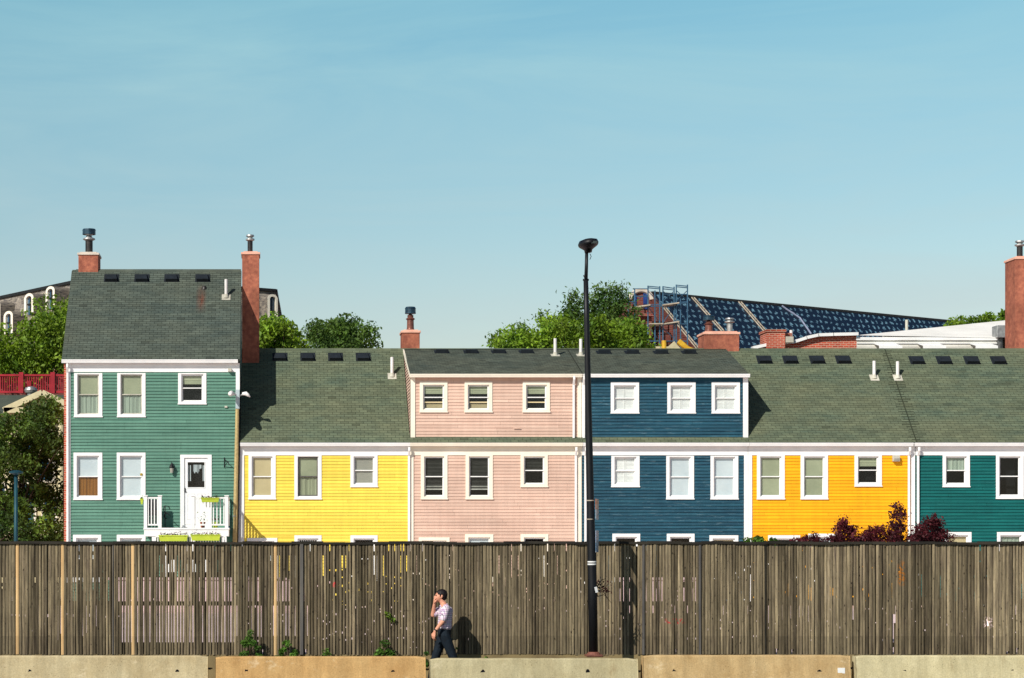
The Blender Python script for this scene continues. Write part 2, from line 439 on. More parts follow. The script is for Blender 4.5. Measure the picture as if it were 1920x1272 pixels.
CAS, DEP = .108, .035
def blind_part(kind, x0, x1, z0, z1, Y, par):
    w = x1 - x0; h = z1 - z0
    if kind in ('tan', 'sage', 'grey', 'white'):
        m = MB(); m.box(x0 + .012, x1 - .004, Y + .05, Y + .054, z0 + .0, z1)
        m.box(x0 + .012, x1 - .004, Y + .044, Y + .058, z0, z0 + .02, .85)
        m.build('roller_shade', M[kind + '_shade'], par)
    elif kind in ('sage_split', 'green_curtain', 'wood'):
        mt = {'sage_split': 'sage_shade', 'green_curtain': 'green_shade', 'wood': 'wood_shade'}[kind]
        m = MB(); n = 14; pts = []
        for i in range(n + 1):
            X = x0 + w * i / n; a = .012 * math.sin(i * 2.3) if kind != 'wood' else .003 * (i % 2)
            if kind == 'sage_split' and i == n // 2: a += .03
            pts.append((X, Y + .06 + a))
        for i in range(n):
            m.face([(pts[i][0], pts[i][1], z0), (pts[i + 1][0], pts[i + 1][1], z0), (pts[i + 1][0], pts[i + 1][1], z1), (pts[i][0], pts[i][1], z1)], random.uniform(.86, 1.05))
        m.build('curtain' if kind != 'wood' else 'wooden_panel', M[mt], par)
    elif kind in ('slats', 'slats_open'):
        m = MB(); n = int(h / .045)
        for i in range(n):
            zz = z0 + (i + .5) * h / n
            if kind == 'slats_open' and (zz - z0) / h < .42: continue
            m.face([(x0 + .02, Y + .06, zz - .012), (x1 - .02, Y + .06, zz - .012), (x1 - .02, Y + .085, zz + .010), (x0 + .02, Y + .085, zz + .010)], random.uniform(.75, 1.1))
        if kind == 'slats_open':
            zz = z0 + h * .38; m.box(x0 + .0, x1 - .0, Y + .045, Y + .08, zz - .035, zz + .005, 7); m.box(x0 + .02, x1 - .02, Y + .05, Y + .08, zz + .05, zz + .1, 4)
        m.build('blind', M['blind'], par)
    elif kind == 'shutter':
        m = MB(); xm = (x0 + x1) / 2
        for (a, b) in ((x0 + .004, xm - .004), (xm + .004, x1 - .004)):
            m.ring(a, b, z0 + .004, z1 - .004, .035, Y + .04, Y + .06)
            n = int(h / .05)
            for i in range(n):
                zz = z0 + .04 + (i + .5) * (h - .08) / n
                m.face([(a + .035, Y + .045, zz - .025), (b - .035, Y + .045, zz - .025), (b - .035, Y + .054, zz + .024), (a + .035, Y + .054, zz + .024)], random.uniform(.95, 1.1))
        m.build('louvred_shutter', M['white'], par)
    elif kind == 'half':       # pale shade with bands, above
        m = MB(); m.box(x0 + .01, x1 - .01, Y + .05, Y + .054, z0 + h * .3, z1, 1)
        m.box(x0 + .01, x1 - .01, Y + .04, Y + .06, z0 + h * .62, z0 + h * .68, 1.35)
        m.build('roller_shade', M['sage_shade'], par)
    elif kind == 'lowpeek':    # dark with a pale rail and tan curtain below
        m = MB(); m.box(x0 + .0, x1 - .0, Y + .03, Y + .05, z0 + h * .55, z0 + h * .64, 1.25)
        m.box(x0 + w * .12, x1 - .02, Y + .08, Y + .084, z0, z0 + h * .5, .75)
        m.build('curtain', M['tan_shade'], par)
    elif kind == 'lowdark':
        m = MB(); m.box(x0 + .0, x1 - .0, Y + .03, Y + .05, z0 + h * .55, z0 + h * .64, 1.25)
        m.build('screen_rail', M['tan_shade'], par)
    elif kind == 'arches':
        m = MB(); n = 9
        for i in range(n):
            X = x0 + w * (i + .5) / n; m.box(X - .014, X + .014, Y + .02, Y + .035, z0, z1 - .03)
            m.tube([(X - .01, Y + .027, z1 - .05), (X + w / n / 2, Y + .027, z1 - .02), (X + w / n, Y + .027, z1 - .05)], .01, 6)
        m.build('grille', M['white'], par)

def window(house, r, Y, trim, top, bot, head=False, sash='white', split=.5):
    x0, x1 = PX(r[0], Y), PX(r[2], Y); z1, z0 = PZ(r[1], Y), PZ(r[3], Y)
    butt = r[1] in (700, 854, 855); HC = .04 if butt else CAS      # head casing tucked against the frieze
    m = MB(); m.box(x0, x0 + CAS, Y - DEP, Y + .02, z0, z1); m.box(x1 - CAS, x1, Y - DEP, Y + .02, z0, z1)
    m.box(x0 + CAS, x1 - CAS, Y - DEP, Y + .02, z1 - HC, z1); m.box(x0 + CAS, x1 - CAS, Y - DEP, Y + .02, z0, z0 + .10)
    m.box(x0 - .015, x1 + .015, Y - DEP - .02, Y - DEP + .002, z0 - .0, z0 + .035)   # sill nose
    xi0, xi1, zi0, zi1 = x0 + CAS, x1 - CAS, z0 + .10, z1 - HC
    m.ring(xi0 - .001, xi1 + .001, zi0 - .001, zi1 + .001, .018, Y + .018, Y + .16)   # jambs
    w = m.build('window', trim, house, bevel=.004)
    a0, a1, b0, b1 = xi0 + .018, xi1 - .018, zi0 + .018, zi1 - .018
    zm = b0 + (b1 - b0) * split
    s = MB(); s.ring(a0, a1, zm - .018, b1, .032, Y + .03, Y + .055); s.ring(a0, a1, b0, zm + .018, .034, Y + .057, Y + .082)
    s.build('sash', M[sash], w, bevel=.003)
    g = MB(); g.face([(a0 + .04, Y + .044, zm), (a1 - .04, Y + .044, zm), (a1 - .04, Y + .044, b1 - .04), (a0 + .04, Y + .044, b1 - .04)])
    g.face([(a0 + .04, Y + .071, b0 + .04), (a1 - .04, Y + .071, b0 + .04), (a1 - .04, Y + .071, zm), (a0 + .04, Y + .071, zm)])
    g.build('pane', M['glass'], w)
    if top: blind_part(top, a0, a1, zm, b1, Y + .04, w)
    if bot: blind_part(bot, a0, a1, b0, zm - .002, Y + .04, w)
    rm = MB(); rm.box(a0 - .01, a1 + .01, Y + .42, Y + .43, b0 - .01, b1 + .01); rm.build('painted_room_dark', M['room'], w)  # black sheet paints the darkness of the room behind the panes
    return (x0 + .03, x1 - .03, z0 + .03, z1 - .03)

EY = 66.85; RUN = 3.46
def eave_z(py): return PZ(py, EY)
def gutter(house, x0, x1, py, mat, Yg=EY):
    z = PZ(py, Yg) - .0
    m = MB(); b = len(m.v)
    prof = [(Yg + .005, z - .012), (Yg - .075, z - .012), (Yg - .085, z - .035), (Yg - .072, z - .06), (Yg - .055, z - .125), (Yg + .005, z - .125)]
    for X in (x0, x1): m.v += [(X, a, c) for a, c in prof]
    n = len(prof)
    for i in range(n):
        j = (i + 1) % n; m.f.append((b + i, b + j, b + n + j, b + n + i)); m.t.append(1.0 if i else .3); m.mi.append(0)
    m.face([(x0, a, c) for a, c in prof][::-1]); m.face([(x1, a, c) for a, c in prof])
    m.build('gutter', mat, house)
def pipe_down(house, px, py0, py1, mat, Y=FY, elbow=True, name='downspout'):
    X = PX(px, Y); z0, z1 = PZ(py0, Y), PZ(py1, Y) if py1 else GZ
    m = MB()
    if elbow:
        m.bar((X, Y - .19, z0), (X, Y - .19, z0 - .12), .07, .06); m.bar((X, Y - .20, z0 - .1), (X, Y - .07, z0 - .30), .068, .058)
        m.bar((X, Y - .075, z0 - .28), (X, Y - .075, z1), .07, .06)
    else: m.bar((X, Y - .075, z0), (X, Y - .075, z1), .07, .06)
    m.build(name, mat, house, bevel=.008)

def roof_vent(roof, px, py, Y0, z0, slope, low=False):
    # point on roof plane seen at pixel row
    k = (HY - py) / F
    t = (k * Y0 - (z0 - CZ)) / (slope - k); Y = Y0 + t; Z = z0 + slope * t; X = PX(px, Y)
    ang = math.atan(slope); mt = Matrix.Translation((X, Y, Z)) @ Matrix.Rotation(ang, 4, 'X')
    m = MB(); m.box(-.26, .26, -.20, .24, .012, .024, .9, 0, mt)
    b = len(m.v)
    pts = [(-.21, -.19, .02), (.21, -.19, .02), (.19, .2, .02), (-.19, .2, .02), (-.21, -.19, .15), (.21, -.19, .15), (.16, .12, .09), (-.16, .12, .09)]
    m.v += [tuple(mt @ Vector(p)) for p in pts]
    for q in ((0, 1, 5, 4), (1, 2, 6, 5), (2, 3, 7, 6), (3, 0, 4, 7), (4, 5, 6, 7)):
        m.f.append(tuple(b + i for i in q)); m.t.append(1); m.mi.append(0)
    m.build('roof_vent', M['ventblack'], roof, bevel=.012)
def vent_pipe(roof, px, pytop, pybase, Y0, z0, slope):
    k = (HY - pybase) / F
    t = (k * Y0 - (z0 - CZ)) / (slope - k); Y = Y0 + t; Z = z0 + slope * t; X = PX(px, Y); zt = PZ(pytop, Y)
    m = MB(); m.tube([(X, Y, Z - .1), (X, Y, zt)], .055, 14); m.tube([(X, Y, zt - .001), (X, Y, zt + .002)], [.047, .047], 14, .2)
    p = m.build('vent_pipe', M['pvc'], roof, smooth=False)
    ang = math.atan(slope); mt = Matrix.Translation((X, Y, Z)) @ Matrix.Rotation(ang, 4, 'X')
    f = MB(); f.box(-.15, .15, -.17, .15, .012, .026, 1, 0, mt); f.tube([(X, Y, Z - .02), (X, Y, Z + .12)], [.11, .062], 14)
    f.build('flashing', M['lead'], roof)

def chimney(house, pxl, pxr, pytop, zb, Y, depth, capmat, flues, capw=.035, stack='stucco'):
    X0, X1 = PX(pxl, Y), PX(pxr, Y); zt = PZ(pytop, Y)
    m = MB(); m.box(X0, X1, Y, Y + depth, zb, zt - .09); c = m.build('chimney', M[stack], house, bevel=.01)
    k = MB(); k.box(X0 - capw, X1 + capw, Y - capw, Y + depth + capw, zt - .12, zt - .04)
    k.box(X0 + .05, X1 - .05, Y + .05, Y + depth - .05, zt - .04, zt + .0, .95); k.build('chimney_cap', capmat, c, bevel=.012)
    for (fx, fr, ftop, kind) in flues:
        Yc = Y + depth / 2; X = PX(fx, Yc); z = PZ(ftop, Yc); f = MB(); b0 = zt - .01
        H = z - b0
        if kind == 'ring':      # dark flue, hood and band cap
            f.lathe((X, Yc, b0), [(fr * 1.15, 0), (fr, .03), (fr, H * .52), (fr * .98, H * .55)], 18)
            fo = f.build('flue', M['darkmetal'], c, smooth=False)
            g = MB(); g.lathe((X, Yc, b0), [(fr * .9, H * .52), (fr * 1.7, H * .58), (fr * 1.6, H * .62), (fr * .9, H * .66), (fr * .7, H * .74), (fr * 1.1, H * .78), (.02, H * .8)], 18); g.build('flue_hood', M['galv'], c)
            q = MB(); q.tube([(X, Yc, b0 + H * .8), (X, Yc, b0 + H * .97)], [fr * 1.78] * 2, 20, caps=False); q.tube([(X, Yc, b0 + H * .95), (X, Yc, b0 + H)], [fr * 1.85, fr * 1.7], 20)
            q.tube([(X, Yc, b0 + H * .78), (X, Yc, b0 + H * .82)], [fr * 1.8] * 2, 20)
            q.build('rain_cap', M['bluecap'], c)
        elif kind == 'bronze':
            f.lathe((X, Yc, b0), [(fr * 1.5, 0), (fr * 1.1, .06), (fr, .1), (fr * .95, H * .45), (fr * 1.35, H * .5), (fr * .8, H * .56), (fr * .9, H * .64), (.03, H * .72)], 18)
            f.build('flue', M['bronze'], c)
            q = MB(); q.tube([(X, Yc, b0 + H * .74), (X, Yc, b0 + H * .95)], [fr * 1.5] * 2, 20, caps=False); q.tube([(X, Yc, b0 + H * .93), (X, Yc, b0 + H)], [fr * 1.6, fr * 1.3], 20)
            q.tube([(X, Yc, b0 + H * .72), (X, Yc, b0 + H * .77)], [fr * 1.55] * 2, 20); q.build('rain_cap', M['bluecap'], c)
        else:                   # plain flue with a small pale cowl
            f.lathe((X, Yc, b0), [(fr * 1.2, 0), (fr, .03), (fr, H * .68)], 18)
            f.build('flue', M[kind], c)
            g = MB(); g.lathe((X, Yc, b0), [(fr, H * .66), (fr * 1.75, H * .72), (fr * 1.7, H * .79), (fr * .95, H * .8), (fr * 1.0, H * .88), (fr * 1.6, H * .92), (fr * 1.5, H), (.03, H * 1.0)], 18)
            g.build('flue_hood', M['galv'], c)
    return c

def house(label, name, pxl, pxr, eave, side, trim, shing, wins, friezes=True, dormer=None, doors=(), tab=.26, depth=None, cb=(True, True), tilt=0):
    X0, X1 = PX(pxl, FY), PX(pxr, FY); ze = eave_z(eave)
    h = thing(name, ((X0 + X1) / 2, FY + 3.2, GZ), label, 'house', 'terraced clapboard houses behind the fence')
    ops = []
    for w in wins:
        if w.get('dorm'): continue
        ops.append(window(h, w['r'], FY, M[trim], w['t'], w['b'], sash=w.get('s', 'white'), split=w.get('sp', .5)))
    for d in doors: ops.append((PX(d[0], FY) + .03, PX(d[2], FY) - .03, PZ(d[3], FY), PZ(d[1], FY) - .03))
    ztop = ze - .10
    LAP = .018 if side in ('yellow_side', 'orange_side', 'pink_side') else .028
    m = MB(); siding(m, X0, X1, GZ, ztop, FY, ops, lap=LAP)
    YB = 2 * (EY + RUN) - EY - .1
    ridge_z = ze + RUN
    for X, sgn in ((X0 + .01, -1), (X1 - .01, 1)):     # gable ends
        m.face([(X, FY, GZ), (X, YB, GZ), (X, YB, ztop), (X, EY + RUN, ridge_z - .08), (X, FY, ztop)][::sgn], .8)
    m.face([(X0, YB, GZ), (X1, YB, GZ), (X1, YB, ztop), (X0, YB, ztop)], .8)
    m.build('wall', M[side], h)
    # trim : frieze, soffit, corner boards
    fr = MB(); fz1 = ze - .10; fz0 = PZ(eave + 24, FY)
    fr.box(X0 + .002, X1 - .002, FY - .03, FY + .01, fz0, fz1)
    fr.box(X0 + .002, X1 - .002, EY - .0, FY - .03, ze - .135, ze - .10)
    fr.build('frieze_board', M[trim], h)
    c = MB()
    if cb[0]: c.box(X0, X0 + .13, FY - .04, FY + .02, GZ, fz0)
    if cb[1]: c.box(X1 - .13, X1, FY - .04, FY + .02, GZ, fz0)
    if cb[0] or cb[1]: c.build('corner_board', M[trim], h)
    # roof
    r = MB()
    xl, xr = X0 - (.0), X1 + (.0)
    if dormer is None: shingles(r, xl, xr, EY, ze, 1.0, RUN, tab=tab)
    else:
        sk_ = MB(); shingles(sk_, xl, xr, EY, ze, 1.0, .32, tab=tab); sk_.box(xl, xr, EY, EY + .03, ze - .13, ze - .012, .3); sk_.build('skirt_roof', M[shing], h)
    r.face([(xl, EY + RUN, ridge_z), (xr, EY + RUN, ridge_z), (xr, YB + .2, ze - .1), (xl, YB + .2, ze - .1)], .9)
    if dormer is None: r.box(xl, xr, EY, EY + .03, ze - .13, ze - .012, .3)
    # ridge cap
    x = xl
    while x < xr:
        q = min(xr, x + .25); t = random.uniform(.8, 1.05)
        if dormer is None:
            r.face([(x, EY + RUN - .1, ridge_z - .085), (q, EY + RUN - .1, ridge_z - .085), (q, EY + RUN, ridge_z + .025), (x, EY + RUN, ridge_z + .025)], t)
        else:
            r.face([(x, EY + RUN - .12, ridge_z - .012), (q, EY + RUN - .12, ridge_z - .012), (q, EY + RUN, ridge_z + .025), (x, EY + RUN, ridge_z + .025)], t)
        r.face([(x, EY + RUN, ridge_z + .025), (q, EY + RUN, ridge_z + .025), (q, EY + RUN + .1, ridge_z - .09), (x, EY + RUN + .1, ridge_z - .09)], t)
        x = q
    ro = r.build('roof', M[shing], h)
    h['_r'] = 0
    info = dict(h=h, roof=ro, ze=ze, X0=X0, X1=X1, Y0=EY, z0=ze, s=1.0, ops=ops)
    if dormer:
        DX0, DX1 = dormer['x']; DY = FY + .05; zb = ze + (DY - EY) * 1.0; zd = PZ(dormer['eave'], FY - .1)
        DE = FY - .1; sl = (ridge_z - zd) / (EY + RUN - DE)
        dops = [window(h, w['r'], DY, M[trim], w['t'], w['b']) for w in wins if w.get('dorm')]
        m = MB(); siding(m, DX0, DX1, zb - .02, zd - .08, DY, dops, lap=LAP)
        for X, sg in ((DX0, -1), (DX1, 1)):            # cheeks with lapped rows
            z = zb; Yt = EY + RUN
            while z < ridge_z - .05:
                z2 = min(z + PITCH, ridge_z - .02)
                yr = EY + (z - ze); yr2 = EY + (z2 - ze)
                yd = DY if z <= zd - .06 else DY + (z - zd + .06) / sl
                yd2 = DY if z2 <= zd - .06 else DY + (z2 - zd + .06) / sl
                t = random.uniform(.9, 1.05)
                m.face([(X + sg * .022, yd, z), (X + sg * .022, yr, z), (X, yr2, z2), (X, yd2, z2)], t)
                z = z2
        m.build('dormer_wall', M[side], h)
        c = MB()
        for (a, b) in dormer['cb']: c.box(a, b, DY - .04, DY + .03, zb - .03, zd - .09)
        if dormer.get('rake'):
            X = dormer['rake']; s_ = .03
            c.bar((X, DE, zd - .07), (X, EY + RUN, ridge_z - .05), .04, .12)
        c.box(DX0, DX1, DE, DY + .02, zd - .115, zd - .075)
        c.build('dormer_trim', M[trim], h)
        d = MB(); shingles(d, DX0 - .03 if dormer.get('rake') == DX0 - .02 else DX0, DX1, DE, zd, sl, EY + RUN - DE - .01, tab=.2, expo=.12, step=.01, jit=.2)
        d.box(DX0, DX1, DE, DE + .02, zd - .09, zd - .01, .3)
        do = d.build('dormer_roof', M['shingleC'], h)
        gutter(h, DX0 - .02, DX1 + .02, dormer['eave'], M[trim], DE)
        info.update(roof2=do, dY=DE, dz=zd, ds=sl, DX0=DX0, DX1=DX1)
    del h['_r']
    return info

W = lambda x0, y0, x1, y1, t, b, **k: dict(r=(x0, y0, x1, y1), t=t, b=b, **k)
GB = 1092
# --- green
gw = [W(139, 700, 192, 783, 'sage', 'green_curtain', s='lead'), W(220, 700, 273, 783, 'sage', 'green_curtain', s='lead'), W(334, 700, 387, 759, 'half', None),
      W(138, 849, 192, 938, 'white', 'wood'), W(219, 849, 273, 938, 'white', 'white'),
      W(137, 1003, 190, GB, 'white', None), W(219, 1003, 273, GB, 'white', None)]
G = house('tall green clapboard house with a balcony door and two storeys above the fence', 'green_house', 125, 449.5, 674, 'green_side', 'white', 'shingleA', gw, doors=[(338, 853, 397, 992)])
h = G['h']
m = MB(); X = PX(121, FY); m.box(X - .02, G['X0'], FY + .02, FY + 6.6, GZ, G['ze'] - .1); m.build('brick_end_wall', M['brick'], h)
# overhanging left verge
m = MB(); shingles(m, X - .06, G['X0'], EY, G['ze'], 1.0, RUN); m.box(X - .06, G['X0'], EY, EY + .03, G['ze'] - .13, G['ze'] - .012, .3)
m.build('roof_verge', M['shingleA'], G['roof'])
for XX in (G['X1'] + .008, X - .07):
    m = MB(); m.bar((XX, EY, G['ze'] - .085), (XX, EY + RUN, G['ze'] + RUN - .085), .016, .12); m.build('rake_board', M['shingleA'], h)
gutter(h, X - .08, PX(446, EY), 674, M['white'])
pipe_down(h, 127, 683, None, M['white'])
for px in (209, 266, 322, 380): roof_vent(G['roof'], px, 523, EY, G['ze'], 1)
vent_pipe(G['roof'], 424, 524, 558, EY, G['ze'], 1)
k_ = P(383, 537, 69.6); m = MB(); m.lathe((k_.x, k_.y - .02, k_.z - .12), [(.1, 0), (.08, .08), (.05, .13)], 12); m.build('stub_vent', M['darkmetal'], G['roof'])
chimney(h, 147, 184, 472, G['ze'] + RUN - .5, EY + RUN - .1, 1.0, M['cementcap'], [(167, .13, 430, 'ring')])
chimney(h, 454, 486, 471, G['ze'] - .9, EY + RUN - .55, 1.0, M['stuccocap'], [(469, .10, 441, 'bronze2')] if False else [(469, .09, 441, 'darkmetal')])
# frieze floodlight
a = P(431, 694, FY - .06); m = MB(); m.box(a.x - .06, a.x + .06, a.y - .1, a.y + .03, a.z - .06, a.z + .05); m.build('flood_lamp', M['lead'], h, bevel=.01)
# door
def door():
    x0, x1, z1, z0 = PX(338, FY), PX(397, FY), PZ(853, FY), PZ(990, FY)
    m = MB(); w = .135
    m.box(x0, x0 + w, FY - .04, FY + .03, z0, z1); m.box(x1 - w, x1, FY - .04, FY + .03, z0, z1); m.box(x0 + w, x1 - w, FY - .04, FY + .03, z1 - w * .8, z1)
    m.box(x0 + w, x1 - w, FY + .01, FY + .05, z0 - .3, z0 + .12)
    f = m.build('door_frame', M['white'], h, bevel=.004)
    a0, a1, b0, b1 = x0 + w + .005, x1 - w - .005, z0 + .12, z1 - w * .8 - .005
    Yd = FY + .0; gx0, gx1, gz0, gz1 = PX(352, FY), PX(383.5, FY), PZ(914, FY), PZ(867, FY)
    d = MB(); d.box(a0, gx0, Yd, Yd + .04, b0, b1); d.box(gx1, a1, Yd, Yd + .04, b0, b1); d.box(gx0, gx1, Yd, Yd + .04, gz1, b1); d.box(gx0, gx1, Yd, Yd + .04, b0, gz0)
    d.ring(gx0 - .03, gx1 + .03, gz0 - .03, gz1 + .03, .03, Yd - .012, Yd + .0)
    for (p, q) in ((a0 + .09, (a0 + a1) / 2 - .04), ((a0 + a1) / 2 + .04, a1 - .09)): d.ring(p, q, b0 + .16, gz0 - .2, .02, Yd - .01, Yd)
    dd = d.build('door', M['door'], h, bevel=.003)
    g = MB(); g.face([(gx0, Yd + .02, gz0), (gx1, Yd + .02, gz0), (gx1, Yd + .02, gz1), (gx0, Yd + .02, gz1)]); g.build('pane', M['glass'], dd)
    g = MB(); g.box(gx0, gx1, Yd + .3, Yd + .31, gz0 - .05, gz1 + .05); g.build('painted_room_dark', M['room'], dd)  # same painted darkness behind the door glass
    c = MB(); n = 16; W_ = gx1 - gx0; H_ = gz1 - gz0
    for i in range(n):
        a = i / n; e = (i + 1) / n; u = abs((a + e) / 2 - .5) * 2
        drop = .34 + .10 * math.sin(u * 9) if u < .65 else .75
        if .2 < a < .8 or u >= .65:
            zt = gz1 - (.1 if u < .65 else .12) * H_
            if random.random() < .85: c.face([(gx0 + W_ * a, Yd + .035 + .006 * (i % 2), gz1 - drop * H_), (gx0 + W_ * e, Yd + .035, gz1 - drop * H_), (gx0 + W_ * e, Yd + .035, zt), (gx0 + W_ * a, Yd + .035 + .006 * (i % 2), zt)], random.uniform(.35, .8))
    c.build('lace_curtain', M['white_shade'], dd)
    kx, kz = PX(347, FY), PZ(921, FY); c = MB(); c.tube([(kx, Yd, kz), (kx, Yd - .05, kz)], [.02, .03], 10); c.box(kx - .02, kx + .02, Yd - .012, Yd, kz - .05, kz + .1, 1)
    c.tube([(kx, Yd - .01, kz + .07), (kx, Yd - .03, kz + .07)], .018, 8); c.build('handle', M['iron'], dd)
door()
# lantern by the door
a = P(322, 878, FY - .12); m = MB()
m.box(a.x - .03, a.x + .03, FY - .04, FY - .02, a.z - .1, a.z + .16); m.tube([(a.x, FY - .03, a.z + .12), (a.x, FY - .09, a.z + .2), (a.x, FY - .12, a.z + .18)], .012, 8)
m.lathe((a.x, a.y, a.z), [(.03, -.12), (.055, -.1), (.06, 0), (.085, .02), (.07, .08), (.03, .14), (.015, .18)], 8)
wl = m.build('wall_lantern', M['iron'], h); m = MB(); m.lathe((a.x, a.y, a.z), [(.05, -.16), (.062, -.03), (.062, -.005)], 8); m.build('lantern_glass', M['grey_shade'], wl)
a = P(421, 868, FY - .02); m = MB(); m.box(a.x - .02, a.x, FY - .05, FY - .02, a.z - .16, a.z + .18)
m.tube([(a.x, FY - .04, a.z + .1), (a.x + .13, FY - .25, a.z + .02), (a.x + .16, FY - .3, a.z - .1)], .012, 8); m.tube([(a.x, FY - .04, a.z - .12), (a.x + .1, FY - .2, a.z + .02)], .012, 8); m.build('plant_bracket', M['iron'], h)
a = P(424, 763, FY - .04); m = MB(); m.box(a.x - .05, a.x + .04, FY - .06, FY - .015, a.z - .03, a.z + .03); m.build('junction_box', M['lead'], h)
a = P(265, 890, FY - .05); m = MB(); m.lathe((a.x, a.y, a.z), [(.01, -.045), (.04, -.03), (.045, 0), (.04, .03), (.01, .045)], 10, sy=.4); m.build('wall_ornament', M['yellowgreen'], h)

# --- yellow
yw = [W(466, 854, 517, 937, 'tan', 'tan'), W(552, 854, 603, 937, 'sage', 'sage_split', s='greypost'), W(657, 854, 708, 914, 'grey', 'grey'),
      W(463, 1009, 520, GB, 'white', None), W(552, 1004, 603, GB, 'arches', 'arches'), W(657, 1004, 708, GB, None, None)]
Yh = house('bright yellow clapboard house between the green house and the pink one', 'yellow_house', 450.5, 768, 830, 'yellow_side', 'white', 'shingleB', yw, cb=(True, False))
h = Yh['h']; gutter(h, Yh['X0'], Yh['X1'], 830, M['white']); pipe_down(h, 766.5, 839, None, M['white'])
for px in (525, 577, 629, 681): roof_vent(Yh['roof'], px, 671, EY, Yh['ze'], 1)
vent_pipe(Yh['roof'], 735, 670, 706, EY, Yh['ze'], 1)

# --- pink
pw = [W(787, 716, 839, 774, 'half', 'lowpeek', dorm=1), W(871, 716, 923, 774, 'half', 'lowpeek', dorm=1), W(980, 716, 1031, 774, 'half', 'lowdark', dorm=1),
      W(789, 854, 839, 937, 'slats', 'slats_open'), W(873, 854, 924, 937, 'slats', 'slats_open'), W(976, 854, 1027, 914, 'slats', None),
      W(785, 1008, 843, GB, None, None), W(872, 1002, 925, GB, 'white', None), W(976, 1002, 1028, GB, None, None)]
xd0 = PX(770, FY); xs = PX(1091, FY); xd1 = PX(1403, FY)
Pk = house('pale pink clapboard house with cream trim and a full width dormer', 'pink_house', 768, 1091, 830, 'pink_side', 'cream', 'shingleB', pw,
           dormer=dict(x=(xd0, xs), eave=701, cb=[(xd0, xd0 + .15), (PX(1083, FY), PX(1090.5, FY))], rake=xd0 - .02), cb=(True, False))
h = Pk['h']; gutter(h, Pk['X0'], Pk['X1'], 830, M['cream'])
m = MB(); m.box(PX(1082, FY), PX(1090, FY), FY - .04, FY + .02, GZ, PZ(854, FY)); m.build('corner_board', M['cream'], h)
pipe_down(h, 1079, 839, None, M['white']); pipe_down(h, 1075, 706, 822, M['white'], FY + .05)
for px in (828, 883, 935, 987): roof_vent(Pk['roof2'], px, 661, Pk['dY'], Pk['dz'], Pk['ds'])
vent_pipe(Pk['roof2'], 1041, 635, 667, Pk['dY'], Pk['dz'], Pk['ds'])
chimney(h, 754, 787, 618, 9.0, EY + RUN + .02, .9, M['stuccocap'], [(769.5, .125, 576, 'bronze')])
# loose clapboard splinter
a = P(968, 803, FY + .02); m = MB(); m.bar((a.x - .1, a.y - .02, a.z), (a.x + .12, a.y - .05, a.z + .02), .015, .03); m.build('loose_board', M['pink_side'], h)

# --- blue
bw = [W(1145, 717, 1198, 776, 'shutter', 'shutter', dorm=1), W(1251, 717, 1304, 776, 'shutter', 'shutter', dorm=1), W(1334, 717, 1387, 776, 'shutter', 'shutter', dorm=1),
      W(1146, 855, 1199, 914, 'shutter', 'shutter'), W(1249, 855, 1301, 937, 'white', 'white'), W(1332, 855, 1384, 937, 'white', 'white'),
      W(1148, 1001, 1200, GB, None, None), W(1250, 1001, 1302, GB, None, None), W(1330, 1004, 1384, GB, 'tan', None)]
Bl = house('dark blue clapboard house with white shuttered windows and a wide dormer', 'blue_house', 1091.4, 1402, 830, 'blue_side', 'white', 'shingleB', bw,
           dormer=dict(x=(xs + .006, xd1), eave=701, cb=[(xd1 - .17, xd1), (xs + .01, xs + .1)]), cb=(False, True))
h = Bl['h']; gutter(h, Bl['X0'], Bl['X1'], 830, M['white']); pipe_down(h, 1097, 839, None, M['white']); pipe_down(h, 1094, 706, 822, M['white'], FY + .05)
for px in (1132, 1185, 1239, 1292): roof_vent(Bl['roof2'], px, 662, Bl['dY'], Bl['dz'], Bl['ds'])
vent_pipe(Bl['roof2'], 1089, 636, 667, Bl['dY'], Bl['dz'], Bl['ds'])
chimney(h, 1320, 1386, 621, 9.0, EY + RUN - .1, .98, M['stuccocap'], [(1328, .13, 594, 'bronze2')] if False else [(1329, .13, 592, 'bronze'), (1368, .10, 597, 'galv')])

# --- orange
ow = [W(1419, 854, 1471, 937, 'sage', 'sage'), W(1501, 854, 1552, 937, 'sage', 'sage'), W(1602, 854, 1653, 913, 'half', None),
      W(1440, 1004, 1500, GB, None, None), W(1515, 1001, 1578, GB, 'white', None)]
Or = house('orange yellow clapboard house between the blue and teal houses', 'orange_house', 1402.4, 1715, 830, 'orange_side', 'white', 'shingleB', ow, cb=(True, False))
h = Or['h']; gutter(h, Or['X0'], PX(1712, EY), 830, M['white'])
m = MB(); m.box(PX(1707.5, FY), PX(1715, FY), FY - .04, FY + .02, GZ, PZ(854, FY)); m.build('corner_board', M['white'], h)
pipe_down(h, 1703, 839, None, M['white'])
for px in (1433, 1482, 1532, 1581): roof_vent(Or['roof'], px, 676, EY, Or['ze'], 1)
vent_pipe(Or['roof'], 1639, 677, 709, EY, Or['ze'], 1)
a = P(1680, 861, FY - .05); m = MB(); m.box(a.x - .12, a.x + .1, FY - .16, FY - .015, a.z - .08, a.z + .12); m.box(a.x - .1, a.x + .08, FY - .17, FY - .16, a.z - .06, a.z + .02, .6); m.build('dryer_vent_hood', M['lead'], h, bevel=.015)

